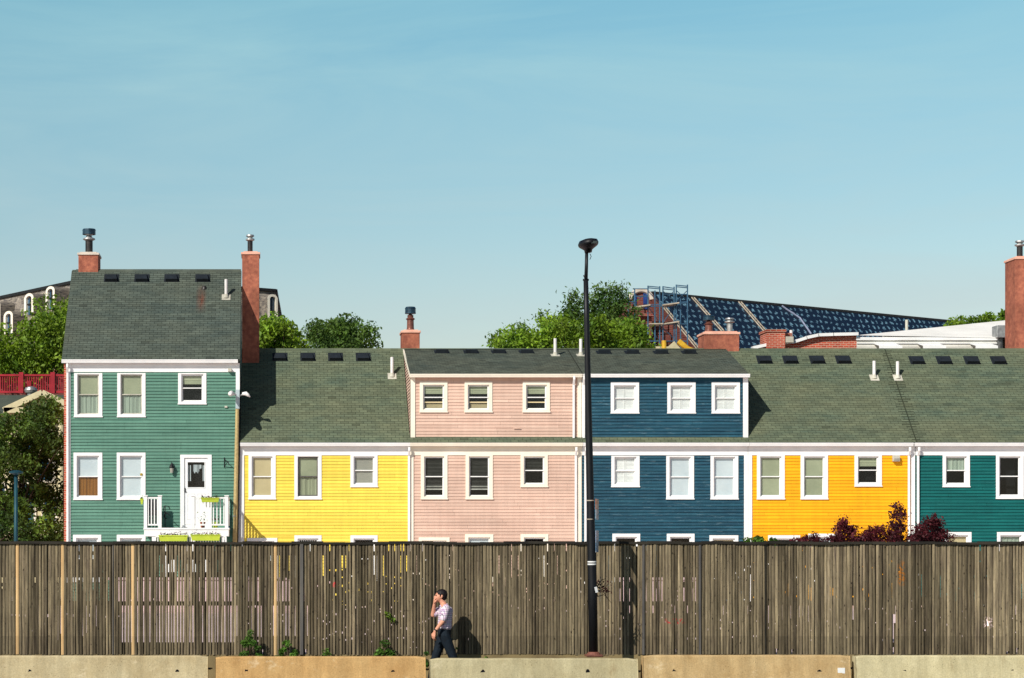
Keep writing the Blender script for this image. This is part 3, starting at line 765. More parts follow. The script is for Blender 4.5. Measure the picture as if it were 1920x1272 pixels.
# --- teal
tw = [W(1767, 854, 1818, 914, 'green_curtain', 'sage'), W(1867, 854, 1919, 936, None, None), W(1770, 998, 1821, GB, 'tan', None), W(1869, 998, 1921, GB, 'green_curtain', None)]
tw[0]['b'] = None
Te = house('dark teal clapboard house at the right end of the row', 'teal_house', 1716, 2030, 830, 'teal_side', 'white', 'shingleB', tw, cb=(False, True), tab=.27)
h = Te['h']; gutter(h, PX(1714, EY), Te['X1'], 830, M['white']); pipe_down(h, 1720, 839, None, M['white'])
for px in (1719, 1770, 1822, 1872): roof_vent(Te['roof'], px, 677, EY, Te['ze'], 1)
vent_pipe(Te['roof'], 1683, 678, 709, EY, Te['ze'], 1)
chimney(h, 1904, 1945, 480, 9.0, EY + RUN + .0, 1.0, M['stuccocap'], [(1909, .1, 452, 'bronze2')] if False else [(1912, .1, 452, 'darkmetal')])
# woven seam where the two roofs meet
m = MB(); Xs = Te['X0']
for i in range(38):
    t = i * RUN / 38
    w_ = random.uniform(.1, .3); y = EY + t; z = Te['ze'] + t
    m.face([(Xs - w_, y - .02, z + .004), (Xs + w_, y - .02, z + .004), (Xs + w_, y - .002, z + .022), (Xs - w_, y - .002, z + .022)], .35)
m.bar((Xs, EY, Te['ze'] + .012), (Xs, EY + RUN, Te['ze'] + RUN + .012), .035, .016, .3)
m.build('roof_seam', M['shingleB'], Te['roof'])
m = MB(); Xs = Pk['DX1']
m.bar((Xs, Pk['dY'], Pk['dz'] + .01), (Xs, EY + RUN, Pk['ze'] + RUN + .01), .035, .016, .35); m.build('roof_seam', M['shingleC'], Pk['roof2'])

# ------------------------------------------------------------------ porch
YD = 65.55
dk = thing('porch_deck', (PX(350, YD), 66.3, GZ), 'white wooden balcony deck with slatted railings outside the door of the green house', 'deck')
zf = PZ(990, YD); zr = PZ(931, YD)
XL, XR = PX(269, YD), PX(430, YD)
m = MB(); m.box(XL, XR, YD, FY - .04, zf - .06, zf); m.box(XL + .02, XR - .02, YD + .02, FY - .05, zf - .28, zf - .06); m.build('platform', M['white'], dk, bevel=.006)
def post(px, Y, zb, zt, w=.11):
    X = PX(px, Y); m = MB(); m.box(X - w / 2, X + w / 2, Y - w / 2, Y + w / 2, zb, zt); m.box(X - w / 2 - .02, X + w / 2 + .02, Y - w / 2 - .02, Y + w / 2 + .02, zt, zt + .035); m.build('post', M['white'], dk, bevel=.006)
for px in (273, 300, 362, 425): post(px, YD + .06, zf, zr)
for px in (289, 362, 421): post(px, YD + .1, GZ, zf - .28, .14)
def rail(p, q, n):
    m = MB(); p = Vector(p); q = Vector(q)
    m.bar(p + Vector((0, 0, zr - .05)), q + Vector((0, 0, zr - .05)), .07, .05); m.bar(p + Vector((0, 0, zf + .1)), q + Vector((0, 0, zf + .1)), .05, .05)
    for i in range(n):
        c = p.lerp(q, (i + .5) / n); m.box(c.x - .018, c.x + .018, c.y - .018, c.y + .018, zf + .12, zr - .07)
    m.build('railing', M['white'], dk)
rail((PX(275, YD), YD + .06, 0), (PX(298, YD), YD + .06, 0), 4)
rail((PX(364, YD), YD + .06, 0), (PX(423, YD), YD + .06, 0), 9)
rail((XR - .04, YD + .1, 0), (XR - .04, FY - .05, 0), 11)
rail((XL + .05, YD + .1, 0), (XL + .05, FY - .05, 0), 11)
# lower landing rail in front
YL = 64.7; m = MB(); zl = PZ(1006, YL)
m.bar((PX(292, YL), YL, zl), (PX(424, YL), YL, zl), .08, .06)
for i in range(26):
    X = PX(296 + i * 5, YL); m.box(X - .016, X + .016, YL - .016, YL + .016, GZ, zl - .02)
m.build('lower_railing', M['white'], dk)
rng = np.random.default_rng(5)

def leaves(name, pts, size, mat, parent=None, tones=None, up=.35, asp=.55, origin=None, rng=rng):
    """one small folded leaf per point"""
    n = len(pts); pts = np.asarray(pts)
    d = rng.normal(size=(n, 3)); d[:, 2] += up * .3; d /= np.linalg.norm(d, axis=1)[:, None]
    a = rng.normal(size=(n, 3)); a[:, 2] -= .4; a -= (a * d).sum(1)[:, None] * d; a /= np.linalg.norm(a, axis=1)[:, None]
    b = np.cross(d, a); s = (size * (.5 + rng.uniform(0, 1, n) ** 1.6))[:, None]
    V = np.stack([pts - a * s * .5, pts + b * s * asp * .5 + d * s * .12, pts + a * s * .5, pts - b * s * asp * .5 + d * s * .12], 1).reshape(-1, 3)
    o3 = np.zeros(3)
    if parent is not None:
        r = parent
        while r.parent: r = r.parent
        o3 = np.array(r.location)
    elif origin is not None: o3 = np.array(origin)
    V = V - o3
    me = bpy.data.meshes.new(name); me.vertices.add(4 * n); me.vertices.foreach_set('co', V.ravel())
    me.loops.add(6 * n); base = np.arange(n)[:, None] * 4
    idx = np.concatenate([base + np.array([[0, 1, 2]]), base + np.array([[0, 2, 3]])], 1).ravel()
    me.loops.foreach_set('vertex_index', idx.astype(np.int32)); me.polygons.add(2 * n)
    me.polygons.foreach_set('loop_start', np.arange(2 * n, dtype=np.int32) * 3)
    me.update(calc_edges=True)
    tn = np.ones(n) if tones is None else np.asarray(tones); tn = np.repeat(tn * rng.uniform(.7, 1.3, n), 2)
    at = me.attributes.new('tone', 'FLOAT', 'FACE'); at.data.foreach_set('value', tn.astype(np.float32))
    me.materials.append(mat); ob = bpy.data.objects.new(name, me); COL.objects.link(ob)
    if parent is not None: ob.parent = parent
    elif origin is not None: ob.location = origin
    return ob

def planter(px0, px1, py0, py1, Y, label, n, bracket=False):
    a = P(px0, py0, Y); b = P(px1, py1, Y); o = thing('planter_box', ((a.x + b.x) / 2, Y, b.z), label, 'planter', 'lime green planter boxes')
    m = MB(); t = .03; w = .1
    x0, x1, z1, z0 = a.x, b.x, a.z, b.z
    v = [(x0 + t, Y - w + t, z0), (x1 - t, Y - w + t, z0), (x1 - t, Y + w - t, z0), (x0 + t, Y + w - t, z0), (x0, Y - w, z1), (x1, Y - w, z1), (x1, Y + w, z1), (x0, Y + w, z1)]
    for q in ((0, 3, 2, 1), (0, 1, 5, 4), (1, 2, 6, 5), (2, 3, 7, 6), (3, 0, 4, 7)): m.face([v[i] for i in q])
    m.box(x0 - .012, x1 + .012, Y - w - .012, Y - w + .01, z1 - .025, z1 + .006); m.box(x0 + .01, x1 - .01, Y - w + .01, Y + w - .01, z1 - .04, z1 - .03, .2)
    m.build('box', M['lime'], o, bevel=.006)
    L = x1 - x0
    pts = np.stack([rng.uniform(x0 + .02, x1 - .02, n), rng.uniform(Y - .1, Y + .08, n), z1 + np.abs(rng.normal(0, .055, n))], 1)
    leaves('flowers', pts, .05, M['leafpurple'] if not bracket else M['leafweed'], o)
    pts = np.stack([rng.uniform(x0, x1, n), rng.uniform(Y - .1, Y + .08, n), z1 + rng.uniform(-.03, .05, n)], 1)
    leaves('leaves', pts, .05, M['leafweed'], o)
planter(377, 411, 934, 942, YD - .06, 'lime green planter box hooked over the upper balcony rail right of the door', 60)
planter(298, 352, 1004, 1015, YL - .12, 'wide lime green planter box low on the left part of the porch front', 110)
planter(358, 413, 1003, 1014, YL - .12, 'wide lime green planter box low on the right part of the porch front', 110)
planter(263, 269, 936, 946, YD + .3, 'small lime pot with a leafy plant hung on the left end of the balcony', 30, True)
# patio chair and flower pot
c0 = P(288, 985, 66.3); ch = thing('patio_chair', (c0.x, 66.3, zf), 'dark metal patio chair behind the left balcony rail', 'chair')
m = MB(); m.box(c0.x - .24, c0.x + .24, 66.1, 66.55, zf + .42, zf + .46); m.build('seat', M['deckdark'], ch)
m = MB(); m.box(c0.x - .24, c0.x + .24, 66.55, 66.6, zf + .46, zf + .95); m.build('backrest', M['deckdark'], ch)
for sx in (-.22, .22):
    for sy in (66.14, 66.56):
        m = MB(); m.tube([(c0.x + sx, sy, zf), (c0.x + sx, sy, zf + .43)], .014, 8); m.build('leg', M['iron'], ch)
    m = MB(); m.tube([(c0.x + sx, 66.12, zf + .42), (c0.x + sx * 1.1, 66.1, zf + .66), (c0.x + sx * 1.1, 66.3, zf + .7), (c0.x + sx, 66.58, zf + .66)], .014, 8); m.build('armrest', M['iron'], ch)
c0 = P(318, 980, 66.3); ob = MB()
for r_, zc in ((.11, .62), (.085, .4)):
    ob.tube([(c0.x + r_ * math.cos(i * .55) - .1, 66.3, zf + zc + r_ * math.sin(i * .55)) for i in range(10)], .014, 8)
ob.bar((c0.x - .15, 66.3, zf), (c0.x - .15, 66.3, zf + .75), .03, .03); ob.bar((c0.x - .35, 66.3, zf + .015), (c0.x + .05, 66.3, zf + .015), .03, .03)
tag(ob.build('plant_stand', M['iron'], origin=(c0.x, 66.3, zf)), 'curly black wrought iron stand next to the dark patio chair', 'plant stand')
c0 = P(404, 985, 66.1)
for dx, rr, mt, lb in ((0, .1, 'lime', 'lime flower pot with a reddish plant behind the right balcony rail'), (-.42, .09, 'stucco', 'terracotta flower pot with a small plant near the door threshold')):
    o = thing('flower_pot', (c0.x + dx, 66.1, zf), lb, 'flower pot'); m = MB(); m.lathe((c0.x + dx, 66.1, zf), [(rr * .7, 0), (rr, .18), (rr * 1.1, .2), (rr * .9, .2)], 14); m.build('pot', M[mt], o)
    n = 60; pts = np.stack([rng.normal(c0.x + dx, .09, n), rng.normal(66.1, .07, n), zf + .22 + np.abs(rng.normal(0, .13, n))], 1); leaves('leaves', pts, .06, M['leafpurple'] if dx == 0 else M['leafweed'], o)

# ------------------------------------------------------------------ concrete lamp pole by the green house corner
YP = 66.84
cp = thing('concrete_lamp_post', (PX(438, YP), YP, GZ), 'pale concrete lamp post with two white lamp arms beside the green house corner', 'lamp post')
m = MB(); a = P(439.5, 1040, YP); b = P(445, 766, YP); m.tube([(a.x - .02, YP, GZ), (b.x, YP, b.z)], [.085, .06], 8)
m.build('pole', pm('speckled concrete pole', (206, 184, 130), (160, 140, 98), scale=14, rough=.9, var=.5, dirt=.2), cp)
m = MB(); m.tube([(a.x + .09, YP + .03, GZ), (b.x + .075, YP + .03, b.z)], .022, 8); m.build('conduit', M['blackpaint'], cp)
m = MB(); c = P(446, 748, YP); m.box(c.x - .075, c.x + .06, YP - .07, YP + .07, PZ(767, YP), PZ(731, YP)); m.build('bracket_box', pm('grey painted bracket', (190, 204, 208), (160, 176, 182), rough=.5), cp, bevel=.01)
for sgn, px0, px1 in ((-1, 444, 434), (1, 450, 469)):
    z = PZ(741, YP); X0, X1 = PX(px0, YP), PX(px1, YP)
    if sgn > 0:
        m = MB(); m.tube([(X0, YP, z - .03), (X0 + .15, YP, z + .06), (X1 - .08, YP - .05, z + .02)], [.03, .028, .025], 8); m.build('lamp_arm', M['galv'], cp, smooth=True)
        m = MB(); m.tube([(X0 + .08, YP, z + .04), (X0 + .2, YP - .02, z + .045), (X1 - .08, YP - .04, z - .0), (X1 + .0, YP - .05, z - .07)], [.05, .075, .06, .02], 10); m.build('lamp_head', M['pvc'], cp, smooth=True)
    else:
        m = MB(); m.tube([(X0, YP, z), (X1 - .02, YP - .3, z + .02)], .03, 8); m.build('lamp_arm', M['galv'], cp, smooth=True)
        m = MB(); m.tube([(X1 + .1, YP - .2, z + .02), (X1, YP - .35, z + .03), (X1 - .02, YP - .6, z - .01), (X1 - .01, YP - .7, z - .03)], [.05, .09, .085, .03], 10); m.build('lamp_head', M['pvc'], cp, smooth=True)
m = MB(); zz = PZ(968, YP); m.lathe((a.x + .01, YP, zz), [(.084, -.015), (.087, 0), (.084, .015)], 10); m.build('band', M['galv'], cp)
m = MB(); c = P(429, 978, YP); m.box(c.x - .06, c.x + .02, YP + .02, YP + .12, c.z - .25, c.z + .25); m.build('meter_box', M['blueglass'], cp)

# ------------------------------------------------------------------ fence
fe = thing('timber_fence', (PX(960, FN), FN, PZ(1229, FN)), 'long weathered brown timber fence of narrow upright slats running the whole width', 'fence')
seams = [-60, 212, 455, 565, 812, 1078, 1195, 1316, 1435, 1612, 1752, 2000]
zt_ = PZ(1019.5, FN)
RZ = [(PZ(1041, FN), PZ(1034, FN)), (PZ(1134, FN), PZ(1128, FN)), (PZ(1214, FN), PZ(1205, FN))]
def zz(py): return PZ(py, FN)
def open_iv(px):
    """open slots behind one gap, as photo rows"""
    R = random.random; iv = []
    def dots(y0, y1, k, l=(1.5, 4)):
        for _ in range(sum(R() < k / 8 for _q in range(8))):
            y = y0 + (y1 - y0) * R(); iv.append((y, y + random.uniform(*l)))
    if px < 212:
        if R() < .55: iv.append((1083, 1083 + random.choice([5, 10, 24, 44]))); dots(1084, 1108, 1)
        if R() < .25: iv.append((1136, random.uniform(1150, 1203)))
        if px > 130 and R() < .15: iv.append((1022, 1074))
        dots(1150, 1156, .5); dots(1030, 1200, .4)
    elif px < 435:
        if R() < .72: iv.append((1136, 1207))
        if R() < .62: iv.append((1083, 1128))
        if px > 300 and R() < .6: iv.append((1050, 1073))
        if px > 290 and R() < .5: iv.append((1042, 1082) if R() < .3 else (1058, 1073))
        if px > 290 and R() < .35: iv.append((1020, 1034))
        dots(1050, 1200, .5)
    elif px < 600:
        if R() < .62: iv.append((1136, 1200 - R() * 10))
        if R() < .55: iv.append((1075 + R() * 15, 1128))
        if R() < .4: iv.append((1042, 1070 + R() * 20))
        if R() < .35: iv.append((1020, 1034))
        dots(1050, 1210, .8)
    elif px < 790:
        if R() < .6: iv.append((1020, 1034))
        if R() < .55: iv.append((1042, 1060 + R() * 24))
        dots(1060, 1212, 3)
    elif px < 885:
        if R() < .15: iv.append((1020, 1034))
        dots(1040, 1210, 3)
    elif px < 1110:
        if R() < .5: iv.append((1020, 1034))
        if R() < .4: iv.append((1042, 1060 + R() * 30))
        if px < 1000 and R() < .25: iv.append((1083, 1200 * R() + 1090 * (1 - R()) if R() < .3 else 1100))
        dots(1050, 1150, 2)
    elif px < 1300:
        if R() < .3: iv.append((1020, 1034))
        if R() < .25: iv.append((1042, 1060 + R() * 15))
        if R() < .62: iv.append((1083, 1083 + random.choice([8, 24, 45]))); iv.append((1104, 1128))
        if R() < .3: iv.append((1136, 1150))
        dots(1083, 1200, 2)
    else:
        if R() < .12: iv.append((1020, 1034))
        if R() < .14: iv.append((random.uniform(1075, 1110), random.uniform(1115, 1128)))
        if R() < .07: iv.append((1136, 1150 + R() * 20))
        dots(1045, 1200, 1.6)
    iv = [v for v in iv if v[1] - v[0] < 5 or v[0] > 1080 or R() < .6]
    return [(min(a, b), max(a, b)) for a, b in iv]
short = {495: .10, 573: .1, 1268: .1, 1455: .11, 1487: .1, 1677: .72, 1907: .12, 1888: .06}
for si in range(len(seams) - 1):
    p0, p1 = seams[si], seams[si + 1]; m = MB(); rb = MB(); new = MB()
    px = p0; zb0 = zz(1228.6 + random.uniform(-2.2, .3)); yoff = random.uniform(-.012, .012); dark = random.uniform(.88, 1.08)
    wob = random.uniform(0, 6)
    while px < p1 - 2:
        w = random.uniform(4.9, 6.8)
        if px + w > p1: w = p1 - px
        gap = random.choice([.9, 1.2, 1.5]) if (p0 < 640 and p0 > 200) else random.choice([.4, .7, 1.1])
        x0, x1 = PX(px, FN), PX(px + w - gap, FN)
        zb = zb0 + random.uniform(-.006, .006); zt = zt_ + random.uniform(-.006, .002)
        for kpx, kz in short.items():
            if px <= kpx < px + w: zb = zb0 + kz
        isnew = any(px <= q < px + w for q in (31, 119, 247, 514))
        if isnew: x1 = x0 + .055
        lean = random.uniform(-.006, .006); xm = (x0 + x1) / 2; d = random.uniform(.006, .013); yy = FN + yoff + random.uniform(-.008, .008)
        tone = dark * random.choice([.55, .75, .95, 1.05, 1.3]) * random.uniform(.86, 1.16)
        tgt = new if isnew else m
        if isnew: tone = 1.15
        zc = [zb + (zt - zb) * i / 6 for i in range(7)]; b = len(tgt.v)
        prof = [(0, .0), (.12, -.7), (.35, -1), (.65, -1), (.88, -.7), (1, 0)]
        ph = random.uniform(0, 6)
        for i, zv in enumerate(zc):
            o = lean * i / 6 + .0018 * math.sin(ph + i * 1.3); ww = (x1 - x0) * (1 + .06 * math.sin(ph * 2 + i))
            for (u, dd) in prof: tgt.v.append((x0 + o + ww * u, yy + dd * d, zv))
        n = len(prof)
        for i in range(6):
            tv = tone * (1 + .08 * math.sin(ph + i))
            if i == 0: tv *= .85
            for k in range(n - 1):
                tgt.f.append((b + i * n + k, b + i * n + k + 1, b + (i + 1) * n + k + 1, b + (i + 1) * n + k)); tgt.t.append(tv); tgt.mi.append(0)
        tgt.f.append(tuple(b + 6 * n + k for k in range(n))); tgt.t.append(tone); tgt.mi.append(0)
        # back face
        tgt.f.append((b + 0, b + 6 * n, b + 6 * n + n - 1, b + n - 1)); tgt.t.append(tone); tgt.mi.append(0)
        # rear batten covering the gap except where it is open
        ivs = sorted((zz(b_), zz(a_)) for a_, b_ in open_iv(px)); cur = zb0 - .01
        gx = PX(px + w - gap / 2, FN); hw = .022
        for (a_, b_) in ivs:
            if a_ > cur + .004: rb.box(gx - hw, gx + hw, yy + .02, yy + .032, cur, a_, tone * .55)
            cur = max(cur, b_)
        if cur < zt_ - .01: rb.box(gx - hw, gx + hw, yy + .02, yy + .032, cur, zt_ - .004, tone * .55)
        px += w
    sp = m.build('slat_panel', M['fence'], fe)
    rb.build('rear_batten', M['fence'], sp)
    if new.v: tag(new.build('replacement_slat', M['newboard'], sp), 'pale new slat among the weathered ones')
    rl = MB(); X0, X1 = PX(p0, FN), PX(p1, FN)
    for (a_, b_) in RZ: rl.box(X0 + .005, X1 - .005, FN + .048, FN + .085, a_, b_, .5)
    rl.build('rail', M['fence'], fe)
    cr = MB(); n = 6; zr0 = zt_ + .012 * math.sin(si * 2.1)
    for i in range(n):
        xa, xb = X0 + (X1 - X0) * i / n, X0 + (X1 - X0) * (i + 1) / n; z_ = zt_ + .008 * math.sin(si + i * .9)
        cr.box(xa, xb, FN - .035, FN + .07, z_ - .012, z_ + .035 + random.uniform(-.004, .006), random.uniform(.8, 1.2))
    cr.build('cap_rail', M['caprail'], fe)
for px, w, yo, mt in ((565.5, .06, -.04, 'greypost'), (1206, .04, -.03, 'greypost'), (1312, .04, -.028, 'greypost'), (815, .016, -.024, 'caprail'), (212, .02, -.022, 'greypost'), (668, .014, -.022, 'caprail'), (1435, .012, -.02, 'caprail'), (1750, .012, -.02, 'caprail')):
    m = MB(); X = PX(px, FN); m.box(X - w / 2, X + w / 2, FN + yo, FN + yo + .04, zz(1228), zt_ - .01); m.build('post', M[mt], fe, bevel=.006)
for px in seams[1:-1]:
    m = MB(); X = PX(px, FN + .1); m.box(X - .05, X + .05, FN + .15, FN + .25, GZ - .1, zt_ - .05, .6); m.build('rear_post', M['fence'], fe)

# ------------------------------------------------------------------ concrete barriers
BY = 34.42
ZB = PZ(1232, BY)
specs = [(-14, 390, 1229.5, (204, 190, 154), (184, 166, 128), 'sandy grey concrete barrier at the far left', [57, 332], 'left'),
         (404, 797, 1231, (208, 172, 118), (190, 150, 98), 'orange tinted concrete barrier to the left of the walking man', [462, 737], ''),
         (805, 1194, 1234.5, (196, 186, 150), (176, 164, 128), 'grey concrete barrier in front of the walking man and the black lamp post', [905, 1102], ''),
         (1204, 1591, 1228.5, (204, 178, 132), (182, 152, 106), 'speckled tan concrete barrier carrying a small white plate', [1263, 1537], ''),
         (1601, 1996, 1229, (212, 202, 164), (194, 182, 142), 'pale yellow concrete barrier at the far right', [1695, 1897], '')]
for i, (a, b, py, c1, c2, lb, holes, _) in enumerate(specs):
    X0, X1 = PX(a, BY), PX(b, BY); zt = PZ(py, BY)
    o = thing('concrete_barrier', ((X0 + X1) / 2, BY, 0), lb, 'road barrier', 'concrete road barriers along the pavement')
    m = MB(); prof = [(-.30, 0), (-.30, .075), (-.14, .33), (-.085, zt - .02), (-.07, zt), (.07, zt), (.085, zt - .02), (.14, .33), (.30, .075), (.30, 0)]
    n = len(prof); nx = 24; bb = len(m.v)
    rr = random.Random(i)
    for k in range(nx + 1):
        t = k / nx; X = X0 + (X1 - X0) * t
        for (yy_, z_) in prof:
            j = rr.uniform(-.004, .004) if z_ > zt - .04 else 0
            rnd = -.02 if (k in (0, nx) and z_ > zt - .03) else 0
            m.v.append((X, BY + yy_ + j, z_ + j * .8 + rnd))
    for k in range(nx):
        for q in range(n - 1):
            m.f.append((bb + k * n + q, bb + (k + 1) * n + q, bb + (k + 1) * n + q + 1, bb + k * n + q + 1)); m.t.append(1); m.mi.append(0)
    m.f.append(tuple(bb + q for q in range(n))[::-1]); m.t.append(1); m.mi.append(0)
    m.f.append(tuple(bb + nx * n + q for q in range(n))); m.t.append(1); m.mi.append(0)
    m.build('barrier_body', concrete('barrier concrete %d' % i, c1, c2), o, bevel=.012)
    for hp in holes:
        c = P(hp, 1261, BY - .1); r = random.Random(hp); k = MB(); yf = BY - .107
        pts = []
        for q in range(12):
            an = q / 12 * 6.283; R_ = .042 * r.uniform(.75, 1.25); pts.append((c.x + R_ * math.cos(an), yf - .006, c.z + R_ * 1.15 * math.sin(an)))
        k.face(pts[::-1]); k.build('painted_hole_dark', M['room'], o)  # flat black patch paints the shade inside a lifting hole
    if i == 3:
        c = P(1577, 1258, BY - .1); k = MB(); k.box(c.x - .062, c.x + .062, BY - .118, BY - .1, c.z - .045, c.z + .05); k.build('plate', M['white'], o)
    # steel loop at the joint
    m = MB(); Xj = X1 + .04
    for dz in (.22,): m.tube([(X1 - .02, BY - .02, zt - dz), (Xj, BY - .05, zt - dz - .01), (Xj + .03, BY, zt - dz), (X1 - .02, BY + .04, zt - dz)], .012, 6)
    m.build('joint_loop', M['darkmetal'], o)

# ------------------------------------------------------------------ black street lamp
YS = FN - .88
lp = thing('street_lamp', (PX(1113, YS), YS, .6), 'tall black street lamp standing behind the barrier, with a flat oval head', 'street lamp')
m = MB(); X = PX(1113, YS); m.box(X - .3, X + .3, YS - .12, YS + .25, SW, PZ(1231, YS)); m.build('plinth', M['basewall'], lp, bevel=.01)
m = MB(); zb = PZ(1231, YS); m.box(X - .14, X + .14, YS - .13, YS + .13, zb, zb + .035); m.tube([(X, YS, zb + .03), (X, YS, zb + .08)], [.13, .09], 16); m.build('base_plate', M['bronze'], lp, bevel=.006)
pts = [(1112.5, 1229, .082), (1111, 1100, .078), (1107, 950, .068), (1103, 750, .056), (1100, 600, .047), (1098.5, 526, .042)]
m = MB(); m.tube([P(a, b, YS) for a, b, r in pts], [r for a, b, r in pts], 20); m.build('pole', M['blackpaint'], lp, smooth=True)
m = MB(); m.tube([P(1098.5, 530, YS), P(1099.5, 500, YS), P(1100, 474, YS)], [.032, .03, .028], 14); m.tube([P(1095, 516, YS), P(1097, 520, YS), P(1101, 524, YS)], .02, 8)
m.tube([P(1093, 525, YS), P(1104, 525, YS)], .018, 8); m.build('upper_pole', M['blackpaint'], lp, smooth=True)
hp = P(1103, 474, YS); m = MB()
s_ = YS / F
m.lathe((hp.x, hp.y, hp.z), [(6.5 * s_, 0), (7.5 * s_, 5 * s_), (10 * s_, 7 * s_), (17 * s_, 12 * s_), (18.6 * s_, 15 * s_), (18.6 * s_, 18 * s_), (16.5 * s_, 22.5 * s_), (9 * s_, 25 * s_), (.5 * s_, 26 * s_)], 28, sy=1.5)
for i in range(len(m.v)):     # slight tilt
    x, y, z = m.v[i]; m.v[i] = (x, y, z + (x - hp.x) * .10)
lh = m.build('lamp_head', M['blackpaint'], lp, smooth=True)
m = MB(); m.box(hp.x + .01, hp.x + .11, hp.y - 18.6 * s_ * 1.45, hp.y - 18.6 * s_ * 1.35, hp.z + 13.5 * s_, hp.z + 18 * s_); m.build('lens_window', pm('dusty lens', (84, 96, 92), (60, 66, 66), rough=.3), lh)
m = MB(); m.tube([P(1106, 476, YS), P(1108.5, 481, YS), P(1106, 487, YS)], .006, 6); m.build('loose_wire', M['blackpaint'], lp)
for py, w in ((939, 2), (974, 2)):
    c = P(1107, py, YS); m = MB(); m.lathe((c.x, c.y, c.z), [(.070, -.008), (.073, 0), (.070, .008)], 18); m.build('band', M['plank'], lp)
c = P(1110, 1057, YS); m = MB()
for dz in (.03, -.012): m.lathe((c.x, c.y, c.z + dz), [(.0775, -.012), (.079, 0), (.0775, .012)], 18)
tag(m.build('tape_wrap', M['white'], lp), 'white tape wrapped round the pole')
for py0, py1, c1, lb in ((936, 975, (190, 110, 70), 'orange and blue sign seen edge-on'), (995, 1036, (150, 160, 186), 'pale blue and white sign seen edge-on')):
    a = P(1118, py0, YS); b = P(1118, py1, YS); s = N('sign face ' + str(py0))
    g = s.n('ShaderNodeNewGeometry'); sx = s.n('ShaderNodeSeparateXYZ'); s.l(g.outputs['Position'], sx.inputs[0])
    f = s.maprange(sx.outputs[2], (a.z + b.z) / 2 - .02, (a.z + b.z) / 2 + .02, 0, 1)
    col = s.mix(f, alb((96, 130, 160)), alb(c1)); col = s.mix(s.maprange(s.noise(s.mapping(), 18, 3, .6), .5, .56, 0, .7), col, alb((200, 206, 214))); s.bsdf(col, .4, .4)
    mt = Matrix.Translation((a.x + .01, YS - .03, (a.z + b.z) / 2)) @ Matrix.Rotation(math.radians(72), 4, 'Z')
    m = MB(); h2 = (a.z - b.z) / 2; m.box(-.15, .15, -.004, .004, -h2, h2, 1, 0, mt); tag(m.build('sign', s.m, lp, bevel=.002), lb)
c = P(1116, 1106, YS); m = MB(); mt = Matrix.Translation((c.x, YS - .085, c.z)) @ Matrix.Rotation(math.radians(-14), 4, 'Y') @ Matrix.Rotation(math.radians(20), 4, 'Z')
m.box(-.02, .03, 0, .003, -.05, .05, 1, 0, mt); m.build('sticker', M['white'], lp)
# twisted dead vine on the lamp post
vn = thing('dead_vine', tuple(P(1125, 1100, YS)), 'twisted dark dead vine tangled beside the black lamp post', 'vine')
m = MB(); R = random.Random(3)
for k in range(5):
    p = P(1116, 1100 + k * 3, YS); pts = [p]
    for i in range(6):
        p = p + Vector((R.uniform(.02, .06), R.uniform(0, .05), R.uniform(-.045, .05) + (.01 if k < 3 else -.03))); pts.append(p)
    m.tube(pts, [.012 - .0015 * i for i in range(7)], 6)
m.build('stem', M['brown'], vn)
pts = np.array([tuple(P(1117 + R.random() * 32, 1088 + R.random() * 26, YS + R.random() * .3)) for _ in range(70)])
leaves('leaves', pts, .05, M['leafpurple'], vn, np.full(70, .5))

# ------------------------------------------------------------------ vegetation
def inpoly(x, y, poly):
    c = False; j = len(poly) - 1
    for i in range(len(poly)):
        xi, yi = poly[i]; xj, yj = poly[j]
        if (yi > y) != (yj > y) and x < (xj - xi) * (y - yi) / (yj - yi) + xi: c = not c
        j = i
    return c
def plant(name, label, cat, poly, Y, dep, nc, cr, nl, size, mat, base, group=None, seed=1, wisp=0, trunk_r=.14, gap=.0, lift=(.6, 1.2), extra=None):
    rg = random.Random(seed); ng = np.random.default_rng(seed)
    xs = [p[0] for p in poly]; ys = [p[1] for p in poly]; cl = []
    while len(cl) < nc:
        x, y = rg.uniform(min(xs), max(xs)), rg.uniform(min(ys), max(ys))
        if inpoly(x, y, poly):
            Yc = Y + rg.uniform(-dep, dep); cl.append((P(x, y, Yc), cr * rg.uniform(.6, 1.25), rg.uniform(*lift)))
    o = thing(name, (PX(base, Y), Y, GZ), label, cat, group)
    wts = np.array([c[1] ** 2.2 for c in cl]); wts /= wts.sum(); ci = ng.choice(len(cl), nl, p=wts)
    C = np.array([tuple(c[0]) for c in cl])[ci]; Rr = np.array([c[1] for c in cl])[ci]; T = np.array([c[2] for c in cl])[ci]
    d = ng.normal(size=(nl, 3)); d /= np.linalg.norm(d, axis=1)[:, None]
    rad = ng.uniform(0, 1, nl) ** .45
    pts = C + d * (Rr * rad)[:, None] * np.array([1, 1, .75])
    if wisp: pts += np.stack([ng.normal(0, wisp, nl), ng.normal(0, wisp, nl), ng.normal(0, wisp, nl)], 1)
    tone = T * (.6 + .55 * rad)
    leaves('crown', pts, size, mat, o, tone, rng=ng)
    b = Vector((PX(base, Y), Y, GZ)); top = sum((c[0] for c in cl), Vector()) / len(cl)
    m = MB(); fork = b.lerp(Vector((top.x, top.y, top.z)), .6); fork.x = b.x + (top.x - b.x) * .4
    m.tube([b, b.lerp(fork, .5) + Vector((rg.uniform(-.1, .1), 0, 0)), fork], [trunk_r, trunk_r * .8, trunk_r * .6], 10)
    for c in cl[:min(len(cl), 26)]:
        mid = fork.lerp(c[0], .5) + Vector((rg.uniform(-.2, .2), rg.uniform(-.2, .2), rg.uniform(0, .3))) * (cr * 1.2)
        m.tube([fork, mid, c[0]], [trunk_r * .4, trunk_r * .22, trunk_r * .07], 6)
    m.build('trunk', M['brown'], o)
    return o
